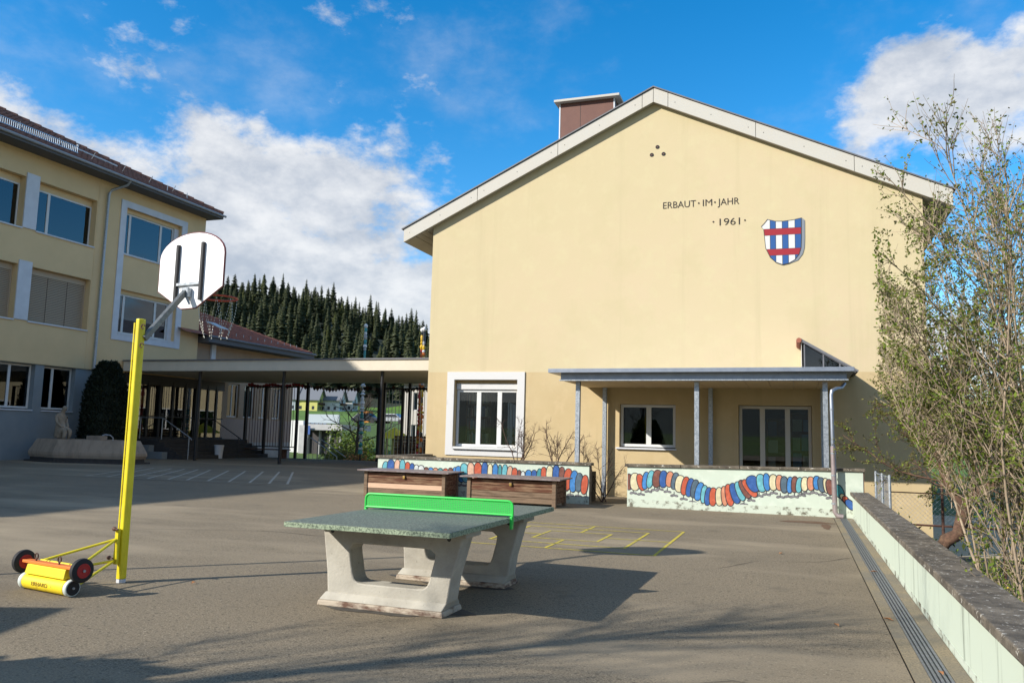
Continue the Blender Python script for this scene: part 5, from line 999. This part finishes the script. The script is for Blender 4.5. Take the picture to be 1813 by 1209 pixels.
for az, rr, l, mtl in ((36.95, 455, 'yellow-green young larch in front of the dark spruces', 'larch'), (39.4, 452, 'pale budding tree at the forest edge above the red roof', 'twig_pale')):
    x, y = -rr*math.sin(R(az)), rr*math.cos(R(az)); z = H(x, y); p = Plant(int(rr)); T = p.stem((x, y, z), (0, 0, 1), 19, .2, .05, .03, .03, 8)
    p.side(T, 46, 5.5, .05, (.6, 1.2), .1, .04, 34, .15, 6); plant('larch_tree', l, 'tree', (x, y, z), p, 'twig_pale', mtl if mtl == 'larch' else 'leaf_olive', .75 if mtl == 'larch' else .4)
# ------------------------------------------------------------------ beyond the walkway
gr = thing('garage_block', 'concrete garage block with dark open bays beyond the walkway', 'garage', (-39, 62, -1))
MB().box(-41.0, -40.2, 61.6, 66, -1.2, 1.9).build('side_wall', 'concrete_wall', gr); MB().box(-42.6, -41.01, 62.2, 66, -1.2, 2.3).build('retaining_wall', 'house_white', gr)
for x in (-40.2, -39.05, -38.0, -37.0): MB().box(x, x+.1, 61.7, 61.9, -1.2, 1.45).build('bay_post', 'concrete_wall', gr)
for x in (-40.09, -38.94, -37.89): MB().box(x, x+.88, 61.95, 62.0, -1.2, 1.44).build('garage_door', 'garage_dark', gr)
MB().box(-40.1, -36.5, 61.2, 66.2, 1.5, 2.0).build('roof_slab', 'concrete_wall', gr); MB().box(-40.2, -36.9, 61.3, 61.42, 2.1, 2.85).build('parapet_panel', 'house_blue', gr)
for k in range(9): MB().box(-40.15+k*.4, -40.09+k*.4, 61.33, 61.39, 2.0, 2.1).build('parapet_foot', 'black_steel', gr)
o = MB().box(-39.9, -39.45, 60.9, 60.94, 1.1, 1.85).build('board', 'sign_blue'); tag(o, 'small blue sign board in front of the garage', 'sign'); MB().tube([(-39.66, 60.97, -1.2), (-39.66, 60.97, 1.8)], .04, 6).build('sign_post', 'galvanised', o)
sheet('road', -75, -30, 100, 112, H(-55, 92)+.08, 'road', .3)
def car(x, y, z, rz, paint, label):
    t = thing('parked_car', label, 'car', (x, y, z), 'cars parked on the road'); T = Matrix.Translation((x, y, z)) @ Matrix.Rotation(rz, 4, 'Z'); pr2 = [(-2.1, .35), (-2.1, .8), (-1.7, .92), (-1.1, 1.42), (.6, 1.44), (1.2, .95), (2.0, .82), (2.1, .4)]
    MB(T).ext([(a, -.82, b) for a, b in pr2], (0, 1.64, 0)).build('body', paint, t, bevel=.08); MB(T).ext([(-1.5, -.835, .95), (-1.02, -.835, 1.36), (.52, -.835, 1.37), (1.02, -.835, .97)], (0, 1.67, 0)).build('side_window', 'car_dark', t)
    for a in (-1.3, 1.3):
        for b in (-.84, .66): MB(T).lathe((a, b, .32), (0, 1, 0), [(0, .2), (.01, .32), (.17, .32), (.18, .2)], 14).build('wheel', 'rubber', t)
zr_ = H(-55, 92)+.08
for x, y, paint, l in ((-57.5, 103, 'car_dark', 'dark car parked furthest left on the road above the garage'), (-53.0, 102.6, 'car_silver', 'silver car parked on the road between the dark and white cars'), (-48.6, 102.8, 'car_white', 'white car parked near the orange box above the garage')): car(x, y, zr_, .03, paint, l)
o = MB().box(-61.5, -60.0, 108, 109.4, zr_, zr_+1.9).build('orange_container', 'orange_crate', bevel=.05); tag(o, 'orange box container standing by the road before the houses', 'container')
def house(x, y, L, D, hw_, hr_, wallm, label, rz=.2):
    z = H(x, y)-.6; t = thing('hillside_house', label, 'house', (x, y, z), 'houses on the hillside'); T = Matrix.Translation((x, y, z)) @ Matrix.Rotation(rz, 4, 'Z')
    MB(T).ext([(L/2, -D/2, 0), (L/2, D/2, 0), (L/2, D/2, hw_), (L/2, 0, hr_), (L/2, -D/2, hw_)], (-L, 0, 0)).build('wall', wallm, t)
    for s in (-1, 1): k = (hr_-hw_)/(D/2); MB(T).hull8(((L/2+1.2, s*(D/2+.9), hw_-.9*k), (-L/2-1.2, s*(D/2+.9), hw_-.9*k), (-L/2-1.2, 0, hr_+.02), (L/2+1.2, 0, hr_+.02), (L/2+1.2, s*(D/2+.9), hw_-.9*k+.3), (-L/2-1.2, s*(D/2+.9), hw_-.9*k+.3), (-L/2-1.2, 0, hr_+.32), (L/2+1.2, 0, hr_+.32))).build('roof', 'slate_roof', t)
    for a in (-.3, 0, .3):
        MB(T).box(L*a-.6, L*a+.6, -D/2-.03, -D/2-.001, 1.1, 2.6).build('window', 'car_dark', t); MB(T).box(L/2+.001, L/2+.03, D*a*.8-.6, D*a*.8+.6, 1.1, 2.6).build('window', 'car_dark', t)
    MB(T).box(L/2, L/2+1.1, -D*.35, D*.35, 3.3, 4.3).build('balcony', 'timber', t); MB(T).box(L/2+.001, L/2+.03, -.8, .8, 4.5, 6).build('window', 'car_dark', t)
def at(az, r): return -r*math.sin(R(az)), r*math.cos(R(az))
for az, r, L, D, m_, l in ((34.25, 395, 7, 8, 'house_blue', 'pale blue gabled house at the left end of the hillside row'), (33.0, 392, 10, 8.5, 'house_yellow', 'yellow gabled house with grey roof in the hillside row'), (31.55, 396, 10, 9, 'house_white', 'white gabled house right of the yellow one on the hillside'), (30.55, 405, 8, 8, 'house_white', 'white gabled house at the right end of the hillside row')):
    x, y = at(az, r); house(x, y, L, D, 6.2, 11.0, m_, l)
hs = thing('neighbour_house', 'pale house with shuttered windows behind the bar screen', 'house', (-25, 60, -1.2))
FHs = Fr((0, 58, 0), (1, 0, 0), (0, -1, 0)); wall(MB(), FHs, -29.2, -18, -1.2, 5.4, [(-28.35, -27.6, 3.2, 4.6), (-28.45, -27.7, .4, 2.1), (-25.5, -24.5, 3.2, 4.6), (-25.5, -24.5, .4, 2.1)], .3).build('wall', 'house_cream', hs); MB().box(-29.2, -28.9, 58.31, 66, -1.2, 5.4).build('side_wall', 'house_cream', hs)
for a, b, c, d in ((-28.35, -27.6, 3.2, 4.6), (-28.45, -27.7, .4, 2.1), (-25.5, -24.5, 3.2, 4.6), (-25.5, -24.5, .4, 2.1)): window(hs, FHs, a, b, c, d, -.08, [(a+b)/2], .06, .06, 'white_paint', 'tinted_glass')
MB().hull8(((-29.8, 57.4, 5.40), (-17.5, 57.4, 5.40), (-17.5, 62, 6.7), (-29.8, 62, 6.7), (-29.8, 57.4, 5.6), (-17.5, 57.4, 5.6), (-17.5, 62, 6.9), (-29.8, 62, 6.9))).build('roof', 'slate_roof', hs)
ph = thing('playhouse', 'small wooden playhouse with yellow pyramid roof behind the bar screen', 'playhouse', (-23.1, 44.5, -.5)); m = MB(); ap = (-22.95, 44.6, 1.80)
for a, b in (((-23.75, 43.8), (-22.2, 43.8)), ((-22.2, 43.8), (-22.2, 45.4)), ((-22.2, 45.4), (-23.75, 45.4)), ((-23.75, 45.4), (-23.75, 43.8))): m.poly([(*a, 1.12), (*b, 1.12), ap])
m.poly([(-23.75, 43.8, 1.12), (-22.2, 43.8, 1.12), (-22.2, 45.4, 1.12), (-23.75, 45.4, 1.12)]); m.build('roof', 'playhouse_yellow', ph)
for x in (-23.6, -23.2, -22.8, -22.4): MB().box(x, x+.12, 43.95, 44.05, -.6, 1.12).build('post', 'house_yellow', ph)
ws = thing('wood_stack', 'stack of brown boards behind the bar screen at the hall corner', 'wood stack', (-20.6, 43, -.5))
for k in range(11): MB().box(-21.85+.02*(k % 3), -19.2-.03*(k % 2), 42.4, 43.5, -.55+k*.17, -.55+k*.17+.15).build('board', 'old_wood' if k % 3 else 'timber', ws)
# painted ceramic poles
def totem(x, y, z0, z1, pal, seed, label):
    rnd = random.Random(seed); t = thing('ceramic_pole', label, 'sculpture', (x, y, -.6), 'ceramic poles behind the walkway'); MB().tube([(x, y, -.6), (x, y, z1+.2)], .05, 8).build('core_rod', 'black_steel', t); z = z0
    while z < z1:
        h = rnd.uniform(.12, .30); r = rnd.uniform(.10, .17)*(1-.35*(z-z0)/(z1-z0)); pf = rnd.choice(([(0, .06), (h*.2, r), (h*.8, r), (h, .06)], [(0, .06), (h*.5, r*1.15), (h, .06)], [(0, r), (h, r*.8)])); MB().lathe((x, y, z), (0, 0, 1), pf, 12).build('bead', 'glaze_'+rnd.choice(pal), t, smooth=True); z += h+.01
    MB().lathe((x, y, z1+.2), (0, 0, 1), [(0, .03), (.06, .10), (.14, .12), (.22, .09), (.27, .02)], 12).build('finial', 'glaze_white', t, smooth=True)
totem(-23.78, 42, .2, 7.3, ('white', 'teal', 'white', 'grey', 'teal'), 5, 'slender white and teal ceramic pole behind the walkway roof'); totem(-20.12, 42, .2, 7.0, ('red', 'orange', 'red', 'gold'), 6, 'red and orange ceramic pole rising behind the walkway roof'); totem(-19.80, 41.6, .2, 7.0, ('gold', 'black', 'white', 'orange', 'grey'), 9, 'yellow, black and white ceramic pole beside the hall corner')
# hedges and a leafless tree on the bank
def bush(x, y, z, rx, ry, rz, n, seed, label, mats, size=.16):
    g_ = np.random.default_rng(seed); q = g_.normal(size=(n, 3)); q /= np.linalg.norm(q, axis=1)[:, None]; q[:, 2] = np.abs(q[:, 2]); P = q*np.array([rx, ry, rz])*g_.uniform(.35, 1.05, (n, 1))*(1+.18*np.sin(q[:, :1]*7+q[:, 1:2]*5))+np.array([x, y, z]); V, F = leaves_np(P, size, g_, .6)
    t = thing('bank_shrub', label, 'shrub', (x, y, z), 'shrubs on the bank'); npmesh('foliage', V-np.array((x, y, z)), F, mats, t, mi=g_.integers(0, len(mats), len(F)))
    MB().tube([(x, y, z-.2), (x, y, z+rz*.6)], [.06, .03], 5).build('stem', 'bark', t)
bush(-33.6, 58, -1, 2.6, 2.2, 3.0, 3600, 1, 'dense green shrub on the bank right of the garage', ['hedge', 'leaf_spring'], .2); bush(-28.6, 48, -1, 1.8, 1.2, 1.5, 1800, 2, 'low yellowish shrub at the foot of the leafless tree', ['leaf_olive', 'hedge']); bush(-26.4, 46.5, -1, 1.2, 1.0, 1.2, 1200, 4, 'reddish low shrub beside the bar screen post', ['leaf_olive', 'dry_leaf']); bush(-25, 52, -1, 2.4, 1.6, 2.2, 2600, 6, 'grey-green shrub behind the bar screen', ['leaf_olive', 'hedge'], .18)
p = Plant(31); T = p.stem((-28.3, 49.5, -1), (.02, 0, 1), 3.2, .14, .08, .03, 0, 6)
for Q in p.side(T, 12, 3.4, .05, (.6, 1.3), .14, .12, 0, .5, 8): p.side(Q, 8, 1.3, .018, (.4, .9), .14, .06, 0, .2, 6, 1, .4)
plant('bank_tree', 'leafless crooked tree on the grassy bank beyond the walkway', 'tree', (-28.3, 49.5, -1), p, 'bark', None, 0)
x, y = at(29.0, 330); p = Plant(32)
# ------------------------------------------------------------------ wire fence beside the hall
fe = thing('wire_fence', 'rusty chain-link fence between the mural wall and gnarled tree', 'fence', (2, 17.5, -1))
for x, y_ in ((1.52, 18.3), (1.55, 17.3), (1.58, 16.3), (2.6, 17.5), (3.6, 17.5)): MB().tube([(x, y_, -1.1), (x, y_, .98)], .026, 8).build('fence_post', 'galvanised' if x < 2 else 'rusty_steel', fe, smooth=True)
m = MB(); m.tube([(1.52, 18.3, .94), (1.58, 16.3, .94)], .016, 6); m.build('top_rail', 'galvanised', fe); m = MB(); m.tube([(1.58, 17.5, .02), (4.4, 17.5, .02)], .02, 6); m.tube([(1.58, 17.5, .62), (4.4, 17.5, .62)], .012, 6); m.build('rail', 'rusty_steel', fe)
V, F = [], []; B = []
for k in range(46):
    for s in (-1, 1):
        y0 = 16.3+k*.085-.95; a = np.array([1.55, y0 if s > 0 else y0+.95, -.02]); b = np.array([1.55, y0+.95 if s > 0 else y0, .93])
        t0 = max(0, (16.3-a[1])/(b[1]-a[1])) if s > 0 else max(0, (18.3-a[1])/(b[1]-a[1])); t1 = min(1, (18.3-a[1])/(b[1]-a[1])) if s > 0 else min(1, (16.3-a[1])/(b[1]-a[1]))
        if t1 > t0+.02: B.append((np.array([a+(b-a)*t0, a+(b-a)*t1]), np.array([.0022, .0022])))
        a = np.array([1.58+k*.085-.6*(s > 0), 17.5, .03]); b = a+np.array([.6*s, 0, .6]); B.append((np.array([a, b]), np.array([.0022, .0022])))
V, F = tubes_np(B, 3); npmesh('wire_mesh', V-np.array((2, 17.5, -1)), F, 'galvanised', fe, kind='stuff')
# a few dry leaves on the ground
rnd = random.Random(19)
for (x, y_), l in zip(((-.22, 12.0), (.86, 10.9), (.74, 8.05), (.90, 6.35), (-5.60, 6.75), (.30, 7.6)), ('dry orange leaf on the open asphalt right of the table', 'pale dry leaf lying across the drain grate, furthest away', 'dry leaf beside the drain grate near its middle', 'reddish dry leaf on the drain grate nearest the camera', 'curled brown leaf on the asphalt beside the yellow pole', 'small dry leaf on the asphalt left of the drain joint')):
    a = rnd.uniform(0, 6.3); s = rnd.uniform(.035, .05); c, q = math.cos(a)*s, math.sin(a)*s; m = MB(); P = [(x-c, y_-q, .010), (x-q*.5, y_+c*.5, .028), (x+c, y_+q, .012), (x+q*.5, y_-c*.5, .022)]; m.ext(P, (0, 0, .002)); o = m.build('fallen_leaf', 'dry_leaf'); tag(o, l, 'leaf', 'fallen leaves')
scene.render.resolution_x = 1024; scene.render.resolution_y = 682
